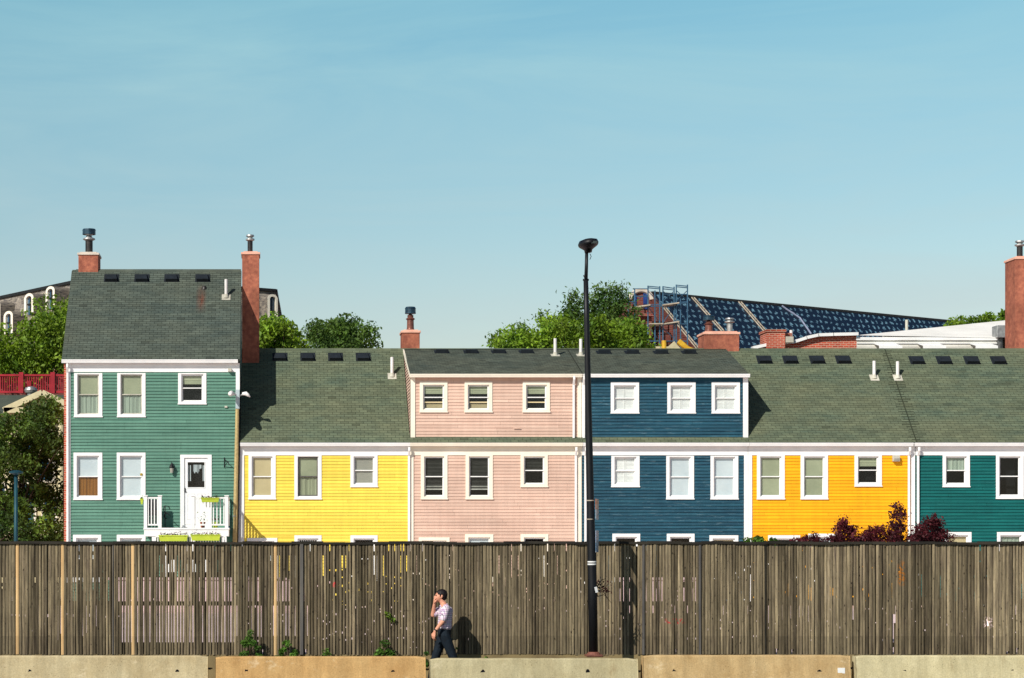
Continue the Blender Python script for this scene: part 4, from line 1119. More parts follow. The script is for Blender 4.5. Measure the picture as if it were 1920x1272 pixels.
plant('leafy_tree', 'bright green leafy tree in front of the mansard roof left of the green house', 'tree',
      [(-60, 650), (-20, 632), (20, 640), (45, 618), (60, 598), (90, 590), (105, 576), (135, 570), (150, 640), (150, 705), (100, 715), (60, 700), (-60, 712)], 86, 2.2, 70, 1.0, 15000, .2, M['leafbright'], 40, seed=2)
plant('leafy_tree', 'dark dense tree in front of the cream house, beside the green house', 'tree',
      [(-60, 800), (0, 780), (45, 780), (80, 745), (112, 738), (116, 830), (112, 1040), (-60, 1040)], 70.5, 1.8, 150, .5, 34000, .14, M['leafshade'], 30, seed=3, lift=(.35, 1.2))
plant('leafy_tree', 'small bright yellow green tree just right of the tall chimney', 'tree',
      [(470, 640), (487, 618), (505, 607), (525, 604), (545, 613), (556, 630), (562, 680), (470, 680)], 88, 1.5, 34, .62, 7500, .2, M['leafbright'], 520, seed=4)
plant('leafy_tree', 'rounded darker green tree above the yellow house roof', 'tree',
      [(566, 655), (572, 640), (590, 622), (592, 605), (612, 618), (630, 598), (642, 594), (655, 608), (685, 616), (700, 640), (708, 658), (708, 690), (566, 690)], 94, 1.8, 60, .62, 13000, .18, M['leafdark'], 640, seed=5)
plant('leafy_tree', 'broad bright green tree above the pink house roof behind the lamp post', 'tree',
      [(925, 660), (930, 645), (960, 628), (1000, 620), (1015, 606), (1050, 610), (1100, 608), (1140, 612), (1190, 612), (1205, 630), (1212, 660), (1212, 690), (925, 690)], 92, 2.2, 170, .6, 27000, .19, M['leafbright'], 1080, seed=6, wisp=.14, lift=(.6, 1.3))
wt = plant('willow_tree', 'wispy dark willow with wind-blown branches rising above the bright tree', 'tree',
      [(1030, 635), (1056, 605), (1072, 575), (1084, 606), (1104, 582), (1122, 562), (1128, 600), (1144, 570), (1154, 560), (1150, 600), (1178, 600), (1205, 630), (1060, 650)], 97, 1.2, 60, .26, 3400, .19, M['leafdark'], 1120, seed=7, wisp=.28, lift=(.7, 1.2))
# wind-blown twigs of the willow
m = MB(); R = random.Random(8); lp_ = []
for (x, y, tx, ty) in [(1066, 600, 1070, 548), (1072, 600, 1085, 556), (1100, 590, 1122, 538), (1110, 590, 1130, 545), (1140, 600, 1146, 536), (1150, 600, 1160, 538), (1148, 590, 1168, 556), (1170, 615, 1186, 578), (1060, 620, 1048, 596), (1050, 625, 1035, 606), (1130, 590, 1138, 548), (1030, 625, 1012, 590), (985, 640, 972, 612), (930, 650, 925, 632)]:
    pts = [P(x, y, 96.5)]
    for i in range(1, 9):
        u = i / 8; pts.append(P(x + (tx - x) * u + R.uniform(-1.5, 1.5), y + (ty - y) * u, 96.5 + R.uniform(-.2, .2)))
        for _ in range(44): lp_.append(tuple(pts[-1] + Vector((R.gauss(.12, .2), R.gauss(0, .15), R.gauss(-.04, .16)))))
    m.tube(pts, [.035 - .003 * i for i in range(9)], 6)
m.build('branch', M['brown'], wt); leaves('branch_leaves', np.array(lp_), .2, M['leafdark'], wt, np.full(len(lp_), 1.0), asp=.35)
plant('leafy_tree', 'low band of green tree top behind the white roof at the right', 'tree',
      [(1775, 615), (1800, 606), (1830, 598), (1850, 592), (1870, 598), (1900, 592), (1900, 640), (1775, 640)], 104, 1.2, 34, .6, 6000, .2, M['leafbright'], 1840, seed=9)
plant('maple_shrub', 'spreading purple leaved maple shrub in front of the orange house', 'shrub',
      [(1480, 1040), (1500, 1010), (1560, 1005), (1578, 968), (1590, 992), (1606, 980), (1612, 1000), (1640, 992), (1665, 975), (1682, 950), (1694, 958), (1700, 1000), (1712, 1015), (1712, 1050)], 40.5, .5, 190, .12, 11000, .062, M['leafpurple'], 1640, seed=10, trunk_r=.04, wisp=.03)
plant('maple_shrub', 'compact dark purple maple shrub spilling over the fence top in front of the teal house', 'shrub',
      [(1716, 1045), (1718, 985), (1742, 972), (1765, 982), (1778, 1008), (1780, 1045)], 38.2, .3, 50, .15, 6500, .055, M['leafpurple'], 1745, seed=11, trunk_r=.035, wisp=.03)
m = plant('climbing_vine', 'green leafy vine along the fence top below the orange house', 'vine',
      [(1378, 1030), (1385, 1010), (1420, 1006), (1470, 1012), (1480, 1030)], 37.5, .2, 26, .08, 1100, .06, M['leafweed'], 1420, seed=12, trunk_r=.02)
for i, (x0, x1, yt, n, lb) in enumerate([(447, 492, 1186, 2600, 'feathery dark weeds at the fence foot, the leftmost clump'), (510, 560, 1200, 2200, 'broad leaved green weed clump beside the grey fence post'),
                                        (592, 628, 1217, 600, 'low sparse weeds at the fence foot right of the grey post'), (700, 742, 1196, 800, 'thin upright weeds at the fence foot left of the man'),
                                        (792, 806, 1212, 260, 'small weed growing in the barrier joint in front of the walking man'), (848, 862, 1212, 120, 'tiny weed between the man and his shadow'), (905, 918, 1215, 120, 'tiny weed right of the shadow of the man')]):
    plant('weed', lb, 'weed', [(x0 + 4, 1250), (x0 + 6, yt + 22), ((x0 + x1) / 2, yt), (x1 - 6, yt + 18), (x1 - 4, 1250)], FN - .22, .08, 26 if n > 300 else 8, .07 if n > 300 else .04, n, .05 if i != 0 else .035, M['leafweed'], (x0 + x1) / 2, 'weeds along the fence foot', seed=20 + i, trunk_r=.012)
R = random.Random(4); o = thing('ivy_sprig', tuple(P(730, 1155, FN - .03)), 'small bright ivy sprig poking through the fence slats', 'vine')
pts = np.array([tuple(P(724 + 14 * t + R.uniform(-4, 4), 1148 + 16 * t + R.uniform(-4, 4), FN - .05 - R.random() * .03)) for t in [R.random() for _ in range(60)]]); leaves('leaves', pts, .045, M['leafbright'], o)
m = MB(); m.tube([P(722, 1146, FN - .03), P(730, 1155, FN - .06), P(738, 1166, FN - .03)], .004, 6); m.build('stem', M['brown'], o)

# ------------------------------------------------------------------ left background
# mansard building
mz = lambda py, Y: PZ(py, Y)
B_ = thing('mansard_building', (PX(180, 98), 98, GZ), 'tall slate mansard roofed building with arched cream dormers behind the green house', 'building')
A0 = Vector((PX(-120, 109), 109)); A1 = Vector((PX(180, 95), 95)); A2 = Vector((PX(516, 100), 100)); Zt = PZ(521, 95)
def pl(v, z): return (v.x, v.y, z)
m = MB(); dn = 4.2
o1 = Vector((-.35, -.9)); oa0 = A0 + Vector((-.7, -.8)); oa1 = A1 + Vector((-.1, -1.0)); oa2 = A2 + Vector((.75, -.9)); A3 = Vector((A2.x + .5, 118)); A4 = Vector((A0.x, 122)); oa3 = A3 + Vector((.8, .8)); oa4 = A4 + Vector((-.8, .8))
ring_t = [A0, A1, A2, A3, A4]; ring_b = [oa0, oa1, oa2, oa3, oa4]
for i in range(5):
    j = (i + 1) % 5; rows = 22
    for r_ in range(rows):
        f0, f1 = r_ / rows, (r_ + 1) / rows
        L = (ring_b[j] - ring_b[i]).length; nn = max(2, int(L / .5))
        for q in range(nn):
            if i > 2 and q > 0: break
            u0, u1 = (q / nn, (q + 1) / nn) if i <= 2 else (0, 1)
            pa = ring_b[i].lerp(ring_b[j], u0).lerp(ring_t[i].lerp(ring_t[j], u0), f0); pb = ring_b[i].lerp(ring_b[j], u1).lerp(ring_t[i].lerp(ring_t[j], u1), f0)
            pc = ring_b[i].lerp(ring_b[j], u1).lerp(ring_t[i].lerp(ring_t[j], u1), f1); pd = ring_b[i].lerp(ring_b[j], u0).lerp(ring_t[i].lerp(ring_t[j], u0), f1)
            m.face([pl(pa, Zt - dn + dn * f0), pl(pb, Zt - dn + dn * f0), pl(pc, Zt - dn + dn * f1), pl(pd, Zt - dn + dn * f1)], random.uniform(.7, 1.25))
m.face([pl(v, Zt) for v in ring_t], .6)
m.build('roof', M['slate'], B_)
m = MB()
for i in range(5):
    j = (i + 1) % 5; m.face([pl(ring_b[i], GZ), pl(ring_b[j], GZ), pl(ring_b[j], Zt - dn), pl(ring_b[i], Zt - dn)])
m.build('wall', M['brick'], B_)
m = MB()
for i in range(3): m.bar(pl(ring_t[i] , Zt + .02), pl(ring_t[(i + 1)], Zt + .02), .22, .14, .6)
m.build('roof_coping', M['darkmetal'], B_)
def dormer_win(px, pyt, pyb, hw, u_face):
    # position on a facade line by pixel column
    (a, b) = (A0, A1) if px < 180 else (A1, A2)
    best = min((abs(CX + (a.lerp(b, t / 400).x) * F / a.lerp(b, t / 400).y - px), t / 400) for t in range(401))[1]
    c = a.lerp(b, best); d = (b - a).normalized(); n = Vector((d.y, -d.x))
    if n.y > 0: n = -n
    zt, zb_ = PZ(pyt, c.y), PZ(pyb, c.y); w = 1.15 * hw * c.y / F / max(.45, abs(d.x)); wv = 1.1 * hw * c.y / F; cc = c + n * .9
    def q(u, o, z): v = cc + d * u + n * o; return (v.x, v.y, z)
    m = MB(); segs = 10; ck = MB()
    arc_o = [(-w * math.cos(math.pi * k / segs), zt - wv + wv * math.sin(math.pi * k / segs)) for k in range(segs + 1)]
    wi = w * .58; arc_i = [(-wi * math.cos(math.pi * k / segs), zt - wv + wv * .52 * math.sin(math.pi * k / segs)) for k in range(segs + 1)]
    O = [(-w, zb_)] + arc_o + [(w, zb_)]; I = [(-wi, zb_)] + arc_i + [(wi, zb_)]
    for k in range(len(O) - 1):
        m.face([q(O[k][0], .08, O[k][1]), q(I[k][0], .08, I[k][1]), q(I[k + 1][0], .08, I[k + 1][1]), q(O[k + 1][0], .08, O[k + 1][1])])
        ck.face([q(O[k][0], .06, O[k][1]), q(O[k + 1][0], .06, O[k + 1][1]), q(O[k + 1][0], -.8, O[k + 1][1]), q(O[k][0], -.8, O[k][1])], .8)
        m.face([q(O[k][0], .08, O[k][1]), q(O[k + 1][0], .08, O[k + 1][1]), q(O[k + 1][0], .0, O[k + 1][1]), q(O[k][0], .0, O[k][1])], .8)
        m.face([q(I[k][0], .08, I[k][1]), q(I[k][0], -.1, I[k][1]), q(I[k + 1][0], -.1, I[k + 1][1]), q(I[k + 1][0], .08, I[k + 1][1])], .8)
    dw = m.build('dormer_window', M['cream'], B_); ck.build('dormer_cheek', M['slate'], dw)
    g = MB(); g.face([q(x, -.05, z) for x, z in I]); g.build('pane', M['blueglass'], dw)
    g = MB(); g.bar(q(0, 0, zb_), q(0, 0, zt - wv * .6), .05, .05); g.bar(q(-wi, 0, (zb_ + zt) / 2), q(wi, 0, (zb_ + zt) / 2), .05, .05); g.build('glazing_bar', M['darkmetal'], dw)
for px, t, b, w in ((25, 568, 628, 8), (87, 553, 592, 9), (127, 540, 582, 8.5), (48, 586, 628, 9), (2, 599, 632, 9), (493, 556, 618, 8)): dormer_win(px, t, b, w, 0)

# cream portico house + red railing
ch_ = thing('cream_house', (PX(30, 80), 80, GZ), 'cream house with a pedimented gable and dark shingle roof half hidden by the dark tree', 'house')
YC = 78
m = MB(); X0, X1 = PX(-90, YC), PX(150, YC); zc = PZ(775, YC); m.box(X0, X1, YC, YC + 5, GZ, zc)
m.build('wall', M['creamwall'], ch_)
m = MB(); m.box(X0, X1 - .0, YC + .3, YC + 5, zc + .003, PZ(740, YC)); m.face([(X0, YC - .4, zc - .05), (X1, YC - .4, zc - .05), (X1, YC + .3, PZ(740, YC)), (X0, YC + .3, PZ(740, YC))], .7)
m.build('roof', M['shingleA'], ch_)
m = MB(); pa, pb, pc = P(8, 770, YC - .6), P(150, 770, YC - .6), P(80, 737, YC - .6)
m.face([pa, pb, pc][::1], .75)
m.bar(pa + Vector((0, -.1, 0)), pc + Vector((0, -.1, 0)), .3, .22); m.bar(pb + Vector((0, -.1, 0)), pc + Vector((0, -.1, 0)), .3, .22); m.bar(pa + Vector((0, -.1, 0)), pb + Vector((0, -.1, 0)), .3, .2); m.build('pediment', M['creamwall'], ch_)
for x0, x1, y0, y1 in ((36, 68, 905, 1000), (70, 104, 860, 905), (-20, 14, 905, 1000), (36, 66, 795, 855), (78, 108, 930, 1000)):
    a, b = P(x0, y0, YC - .02), P(x1, y1, YC - .02); m = MB(); m.ring(a.x, b.x, b.z, a.z, .1, YC - .06, YC + .0); w_ = m.build('window', M['cream'], ch_)
    m = MB(); m.box(a.x + .1, b.x - .1, YC - .02, YC - .004, b.z + .1, a.z - .1); m.build('pane', M['blueglass'], w_)
m = MB()
for i in range(2): c = P(20 + 95 * i, 900, YC - .5); m.tube([(c.x, c.y, GZ), (c.x, c.y, zc)], .13, 12)
m.build('column', M['creamwall'], ch_)
a = P(51, 732, YC - .2); m = MB(); m.lathe((a.x, YC + 1, PZ(740, YC) ), [(.14, 0), (.14, .12), (.22, .14), (.26, .24), (.22, .34), (.1, .39), (.01, .4)], 16); m.build('turbine_vent', M['galv'], ch_, smooth=False)
# red railing on the roof terrace
YR = 82; rr_ = thing('terrace_railing', (PX(50, YR), YR, PZ(739, YR)), 'red painted timber terrace railing on the flat roof left of the green house', 'railing')
m = MB(); xa, xb = PX(-60, YR), PX(124, YR); zt2, zb2 = PZ(704, YR), PZ(738, YR)
m.bar((xa, YR, zt2), (xb, YR, zt2), .1, .08); m.bar((xa, YR, zb2 + .06), (xb, YR, zb2 + .06), .08, .08)
px = -58
while px < 122: X = PX(px, YR); m.box(X - .02, X + .02, YR - .02, YR + .02, zb2 + .08, zt2 - .03, random.uniform(.8, 1.1)); px += 4.2
m.build('balustrade', M['redpaint'], rr_)
for px in (-20, 40, 99, 55): X = PX(px, YR); m = MB(); m.box(X - .09, X + .09, YR - .1, YR + .08, zb2, zt2 + .12 - (.35 if px == 55 else 0)); m.build('post', M['redpaint'], rr_)
m = MB(); X0, X1 = PX(-100, 83.2), PX(140, 83.2); m.box(X0, X1, 83.2, 90, GZ, PZ(742, 83.2)); m.box(X0, X1, 84.5, 90, PZ(742, 83.2), PZ(700, 84.5), 1)
o = tag(m.build('brick_annex', M['darkbrick'], origin=((X0 + X1) / 2, 84, GZ)), 'brown brick annex behind the red railing, mostly hidden by leaves', 'building')
# teal lamp post
YT = 64; tl = thing('teal_lamp_post', (PX(30, YT), YT, GZ), 'short teal painted lamp post with a flat tee top in front of the dark tree', 'lamp post')
m = MB(); c = P(30, 886, YT); m.tube([(c.x, YT, GZ), (c.x, YT, c.z - .02)], [.075, .06], 12); m.build('pole', M['tealmetal'], tl, smooth=True)
m = MB(); m.lathe((c.x, YT, c.z), [(.08, -.08), (.12, -.05), (.22, -.03), (.23, .02), (.1, .06), (.01, .07)], 16); m.build('lamp_head', M['tealmetal'], tl)

# ------------------------------------------------------------------ right background
# wrapped roof of the far building
YA, YBk = 112, 127
T1 = Vector((PX(1222, YA), YA, PZ(549, YA))); T2 = Vector((PX(1815, YBk), YBk, PZ(606, YBk)))
ht = (T1.z + T2.z) / 2; T1.z = PZ(549, YA); T2.z = PZ(606, YBk)
e = (T2 - T1); eh = Vector((e.x, e.y, 0)).normalized(); nn_ = Vector((eh.y, -eh.x, 0))
if nn_.y > 0: nn_ = -nn_
fb = thing('far_building', (T1.x + 8, 118, GZ), 'far building whose long roof is covered in dark blue wrap with small pale marks', 'building')
s = N('printed roof wrap')
uvn = s.n('ShaderNodeUVMap'); sx = s.n('ShaderNodeSeparateXYZ'); nz_ = s.n('ShaderNodeTexNoise'); nz_.inputs['Scale'].default_value = .9; nz_.inputs['Detail'].default_value = 3; s.l(uvn.outputs[0], nz_.inputs['Vector'])
va = s.n('ShaderNodeVectorMath', operation='MULTIPLY_ADD'); s.l(nz_.outputs['Color'], va.inputs[0]); va.inputs[1].default_value = (1.3, 1.1, 0); s.l(uvn.outputs[0], va.inputs[2]); s.l(va.outputs[0], sx.inputs[0])
def cell(du, dv, size):
    v_ = s.math('ADD', sx.outputs[1], dv); row = s.math('FLOOR', v_)
    odd = s.math('MULTIPLY', s.math('MODULO', row, 2), .5)
    u_ = s.math('ADD', s.math('ADD', sx.outputs[0], odd), du)
    cb = s.n('ShaderNodeCombineXYZ'); s.l(s.math('SUBTRACT', s.math('FRACT', u_), .5), cb.inputs[0]); s.l(s.math('MULTIPLY', s.math('SUBTRACT', s.math('FRACT', v_), .5), .8), cb.inputs[1])
    ln = s.n('ShaderNodeVectorMath', operation='LENGTH'); s.l(cb.outputs[0], ln.inputs[0]); return ln.outputs['Value']
d1 = cell(0, 0, 1); d2 = cell(.24, .22, 1)
n_ = s.noise(uvn.outputs[0], 5.5, 3, .7)
m1 = s.maprange(s.math('ADD', d1, s.math('MULTIPLY', n_, .38)), .30, .38, 1, 0); m1b = s.maprange(s.math('ADD', d1, s.math('MULTIPLY', n_, .38)), .20, .24, 0, 1)
m2 = s.maprange(s.math('ADD', d2, s.math('MULTIPLY', n_, .4)), .25, .33, 1, 0)
mm = s.math('MAXIMUM', s.math('MULTIPLY', m1, m1b), m2)
big = s.maprange(s.noise(s.mapping(), .4, 3, .6), .35, .65, .6, 1)
col = s.mix(s.math('MULTIPLY', mm, s.math('MULTIPLY', big, .7)), alb((18, 34, 52)), alb((136, 184, 206)))
s.bsdf(s.tone(col), .5, .3)
wrapm = s.m
Lr = e.length; dr = 9.0; Bd1 = T1 + nn_ * dr - Vector((0, 0, dr)); Bd2 = T2 + nn_ * dr - Vector((0, 0, dr))
me = bpy.data.meshes.new('roof'); oo = Vector(fb.location)
me.from_pydata([tuple(v - oo) for v in (Bd1, Bd2, T2, T1)], [], [(0, 1, 2, 3)]); uv = me.uv_layers.new(name='UVMap')
for i, (u, v) in enumerate(((0, 0), (Lr / .46, 0), (Lr / .46, dr * 1.414 / .52), (0, dr * 1.414 / .52))): uv.data[i].uv = (u, v)
at = me.attributes.new('tone', 'FLOAT', 'FACE'); at.data[0].value = 1
me.materials.append(wrapm); rw = bpy.data.objects.new('roof', me); COL.objects.link(rw); rw.parent = fb
m = MB(); k1 = T1 - nn_ * 9 - Vector((0, 0, 9)); k2 = T2 - nn_ * 9 - Vector((0, 0, 9))
m.face([T1, T2, k2, k1], .6); m.face([T1, k1, Bd1], .6); m.face([T2, Bd2, k2], .6)
for p_, q_ in ((Bd1, Bd2), (Bd2, k2), (k2, k1), (k1, Bd1)): m.face([(p_.x, p_.y, GZ), (q_.x, q_.y, GZ), tuple(q_), tuple(p_)])
m.build('wall', M['darkbrick'], fb)
m = MB(); m.bar(T1, T2, .18, .14); m.build('ridge_batten', M['darkmetal'], fb)
def on_roof(px, py, off=.05):
    # intersect the pixel ray with the roof plane
    dvec = Vector(((px - CX) / F, 1, (HY - py) / F)); nrm = (T2 - T1).cross(Bd1 - T1).normalized(); o0 = Vector((0, 0, CZ))
    t = (T1 - o0).dot(nrm) / dvec.dot(nrm); p_ = o0 + dvec * t
    if nrm.y > 0: nrm = -nrm
    return p_ + nrm * off
for (x0, y0, x1, y1) in ((1296, 559, 1352, 622), (1384, 567, 1438, 630), (1243, 578, 1306, 656)):
    m = MB()
    dd_ = (on_roof(x0 + 5, y0 + .5) - on_roof(x0, y0))
    for kx in (0, 5): m.bar(on_roof(x0 + kx, y0 + kx * .1), on_roof(x1 + kx, y1), .045, .05)
    for i in range(12): u = i / 11; m.bar(on_roof(x0 + (x1 - x0) * u, y0 + (y1 - y0) * u), on_roof(x0 + (x1 - x0) * u + 5, y0 + (y1 - y0) * u), .035, .03, .8)
    m.build('roof_ladder', M['plank'], fb)
for (pts) in ([(1465, 575), (1476, 583), (1490, 592), (1499, 598), (1520, 628)], [(1474, 582), (1488, 590)]):
    m = MB(); m.tube([on_roof(a, b, .06) for a, b in pts], .05, 6, 1); m.build('roof_rope', pm('pale rope', (150, 160, 186), rough=.8), fb)
# round brick gable + lower tower
gY = 106; tb = thing('brick_turret', (PX(1215, gY), gY, GZ), 'brown brick building with a rounded gable and tall blue windows inside the scaffolding', 'building')
m = MB(); X0, X1 = PX(1181, gY), PX(1222, gY); xc = (X0 + X1) / 2; rW = (X1 - X0) / 2; zs = PZ(562, gY); pts = [(X0, GZ), (X1, GZ)]
arc = [(xc + rW * math.cos(math.pi * k / 14), zs + PZ(545, gY) - zs and (zs + (PZ(545, gY) - zs) * math.sin(math.pi * k / 14))) for k in range(15)]
pol = [(X0, GZ), (X1, GZ)] + arc
m.face([(x, gY, z) for x, z in pol]); m.face([(x, gY + 5, z) for x, z in pol][::-1])
for k in range(len(pol)):
    a_, b_ = pol[k], pol[(k + 1) % len(pol)]; m.face([(a_[0], gY, a_[1]), (a_[0], gY + 5, a_[1]), (b_[0], gY + 5, b_[1]), (b_[0], gY, b_[1])], .8)
m.box(PX(1178, gY), PX(1224, gY), gY - .25, gY + 5, PZ(594, gY), PZ(589, gY), 1.4); m.box(X1, PX(1266, gY), gY + .8, gY + 5, GZ, PZ(600, gY), .9)
m.box(X1 - .6, PX(1262, gY), gY + .5, gY + 5, GZ, PZ(622, gY), .8)
m.build('wall', M['darkbrick'], tb)
m = MB(); m.tube([(x, gY - .05, z) for x, z in arc], .12, 6); m.build('arch_coping', M['cementcap'], tb)
for x0, x1, y0, y1 in ((1188, 1193, 551, 578), (1206, 1213, 550, 580)):
    a, b = P(x0, y0, gY - .02), P(x1, y1, gY - .02); m = MB(); m.box(a.x, b.x, gY - .06, gY - .005, b.z, a.z); m.build('window', pm('bright blue glazing', (40, 74, 150), (28, 50, 110), rough=.2, spec=.5), tb)
m = MB(); m.box(PX(1228, 103), PX(1262, 103), 103, 104, GZ, PZ(650, 103)); a, b, c = P(1246, 656, 102.9), P(1278, 656, 102.9), P(1264, 640, 102.9); m.face([a, b, c]); m.build('lower_gable', M['creamwall'], tb)
a = P(1245, 650, 102); m = MB(); m.tube([(a.x, 102, a.z - 3), (a.x, 102, a.z + .3)], .12, 8); m.tube([P(1272, 640, 102), P(1290, 655, 102), P(1303, 660, 102)], .15, 8)
tag(m.build('debris_chute', M['yellow'], origin=(a.x, 102, a.z - 3)), 'yellow debris chute poking up at the foot of the scaffolding', 'debris chute')
sf = thing('scaffolding', (PX(1235, 104), 104, GZ), 'blue tubular scaffolding tower around the rounded brick gable', 'scaffolding')
m = MB(); st = [(1178, 548, 590), (1190, 541, 600), (1215, 536, 655), (1237, 537, 660), (1243, 537, 660), (1264, 538, 660), (1268, 534, 660), (1289, 534, 660), (1228, 545, 640), (1276, 560, 640)]
Ysf = 104
for i, (x, y0, y1) in enumerate(st):
    for dY in (0, 1.2): a = P(x, y0, Ysf + dY); m.tube([(a.x, a.y, GZ if y1 > 620 else PZ(y1, Ysf)), tuple(a)], .034, 6)
m.build('standard', M['scaffold'], sf)
m = MB(); rl2 = MB()
for (xa, ya, xb, yb) in [(1178, 549, 1190, 548), (1190, 542, 1215, 542), (1215, 537, 1237, 539), (1215, 540, 1237, 542), (1243, 538, 1264, 541), (1243, 542, 1264, 544), (1268, 535, 1289, 537), (1268, 538, 1289, 540), (1178, 578, 1243, 574), (1215, 573, 1289, 566), (1237, 573, 1290, 568), (1215, 608, 1289, 608), (1215, 640, 1289, 640), (1268, 552, 1289, 552), (1243, 552, 1264, 552), (1190, 556, 1215, 556), (1178, 566, 1190, 566)]:
    m.tube([P(xa, ya, Ysf), P(xb, yb, Ysf)], .028, 6); rl2.tube([P(xa, ya, Ysf + 1.2), P(xb, yb, Ysf + 1.2)], .022, 6)
m.build('ledger', M['scaffold'], sf); rl2.build('ledger', M['scaffold'], sf)
m = MB()
for (xa, ya, xb, yb) in [(1243, 546, 1264, 565), (1243, 565, 1264, 546), (1268, 545, 1289, 564), (1268, 564, 1289, 545), (1184, 570, 1210, 552), (1215, 546, 1237, 570), (1215, 612, 1237, 640), (1243, 615, 1268, 640), (1268, 570, 1289, 606), (1215, 575, 1237, 606), (1243, 606, 1264, 575)]:
    m.tube([P(xa, ya, Ysf - .02), P(xb, yb, Ysf + .3)], .02, 6)
m.build('brace', M['scaffold'], sf)
m = MB()
for (xa, ya, xb, yb) in [(1178, 579, 1216, 574), (1240, 574, 1270, 570), (1215, 609, 1240, 609), (1243, 609, 1270, 605)]:
    a, b = P(xa, ya, Ysf + .2), P(xb, yb, Ysf + .2); m.bar(a, b, 1.0, .06)
m.build('plank', M['plank'], sf)

# brick wing and white building
YW = 79
bw_ = thing('brick_wing', (PX(1520, YW), YW, GZ), 'red brick wing with white coping and its own brick chimney, behind the orange house roof', 'building')
top = [(1410, 656), (1437, 650), (1486, 645), (1510, 637), (1532, 632), (1560, 631), (1606, 630)]
m = MB(); pts = [P(a, b, YW) for a, b in top]
for i in range(len(pts) - 1):
    a, b = pts[i], pts[i + 1]; m.face([(a.x, YW, GZ), (b.x, YW, GZ), tuple(b), tuple(a)]); m.face([tuple(a), tuple(b), (b.x, YW + 6, b.z), (a.x, YW + 6, a.z)], .6)
m.build('wall', M['brick'], bw_)
m = MB()
for i in range(len(pts) - 1): m.bar(pts[i] + Vector((0, -.05, .06)), pts[i + 1] + Vector((.02, -.05, .06)), .3, .12)
m.build('coping', M['white'], bw_)
a, b = P(1438, 618, YW - .3), P(1472, 700, YW - .3); m = MB(); m.box(a.x, b.x, YW - .3, YW + .8, GZ + 6, a.z - .1); m.box(a.x - .04, b.x + .04, YW - .34, YW + .84, a.z - .1, a.z, .8); m.box(b.x, PX(1484, YW), YW - .1, YW + .7, GZ + 6, a.z - .12, .75); m.build('chimney', M['brick'], bw_)
m = MB(); a = P(1487, 618, YW); m.tube([(a.x, YW + .3, a.z - 1), (a.x, YW + .3, a.z)], .06, 10); m.build('vent_pipe', M['pvc'], bw_)
a, b = P(1472, 632, YW - .2), P(1486, 643, YW - .2); m = MB(); m.box(a.x, b.x, YW - .36, YW - .2, b.z, a.z); m.build('flashing', M['lead'], bw_)
wb = thing('white_building', (PX(1740, YW), YW, GZ), 'white clad building with sloping pale roof and three awnings behind the teal house', 'building')
a, b = PX(1606, YW), PX(1872, YW); zt3 = PZ(628, YW)
m = MB(); siding(m, a, b, zt3 - 2.4, zt3 - .1, YW, pitch=.16, lap=.02); m.box(a, b, YW + .01, YW + 6, GZ, zt3 - .1, .9); m.build('wall', M['awning'], wb)
m = MB(); m.box(a - .03, b + .05, YW - .08, YW - .0, zt3 - .22, zt3 - .1, 1); m.box(a, b, YW - .05, YW - .0, PZ(645, YW), PZ(643, YW), .9); m.build('fascia', M['white'], wb)
m = MB(); r0, r1, r2, r3 = P(1606, 629, YW - .1), P(1885, 634, YW - .1), P(1885, 601, YW + 6), P(1655, 628, YW + 6)
m.face([r0, r1, r2, r3]); m.face([tuple(r3), tuple(r2), (r2.x, r2.y, GZ), (r3.x, r3.y, GZ)], .8); m.face([tuple(r1), (r1.x, r1.y, GZ), (r2.x, r2.y, GZ), tuple(r2)], .8)
m.build('roof', M['membrane'], wb)
for x0, x1 in ((1637, 1691), (1719, 1773), (1817, 1870)):
    a, b = P(x0, 645, YW), P(x1, 656, YW - .4); m = MB(); m.face([(a.x, YW - .02, a.z), (b.x - .1, YW - .02, a.z), (b.x, YW - .45, a.z - .12), (a.x + .1, YW - .45, a.z - .12)]); m.box(a.x + .1, b.x, YW - .47, YW - .44, a.z - .32, a.z - .12); m.box(a.x + .12, b.x - .06, YW - .03, YW - .01, a.z - 1.4, a.z - .2, .3); m.build('window_awning', M['white'], wb)
a = P(1700, 600, YW + 3); m = MB(); m.tube([(a.x, YW + 3, PZ(626, YW + 3)), (a.x, YW + 3, a.z)], .06, 10); m.build('vent_pipe', M['lead'], wb)
a, b = P(1870, 610, YW - .3), P(1886, 633, YW - .3); m = MB(); m.box(a.x, b.x, YW - .3, YW + .3, b.z, a.z); m.tube([((a.x + b.x) / 2 + .03, YW, b.z - 1.2), ((a.x + b.x) / 2 + .03, YW, b.z)], .13, 12, .3); m.build('exhaust_box', M['galv'], wb, bevel=.02)

# ------------------------------------------------------------------ person
YM = FN - .53
MS = YM / F
def Q(px, py, dy=0): return Vector((PX(px, YM), YM + dy, PZ(py, YM)))
def hull_into(bm, pts):
    vs = [bm.verts.new(p) for p in pts]; r = bmesh.ops.convex_hull(bm, input=vs)
    bad = [g for g in r['geom_interior'] + r['geom_unused'] if isinstance(g, bmesh.types.BMVert)]
    bmesh.ops.delete(bm, geom=list(set(bad)), context='VERTS')
SPH = []
for i in range(1, 6):
    for k in range(10): SPH.append(Vector((math.sin(math.pi * i / 6) * math.cos(k * .6283), math.sin(math.pi * i / 6) * math.sin(k * .6283), math.cos(math.pi * i / 6))))
SPH += [Vector((0, 0, 1)), Vector((0, 0, -1))]
def blob(c, r): r = (r, r, r) if isinstance(r, (int, float)) else r; return [Vector(c) + Vector((s_.x * r[0], s_.y * r[1], s_.z * r[2])) for s_ in SPH]
def cap(bm, a, ra, b, rb): hull_into(bm, blob(a, ra) + blob(b, rb))
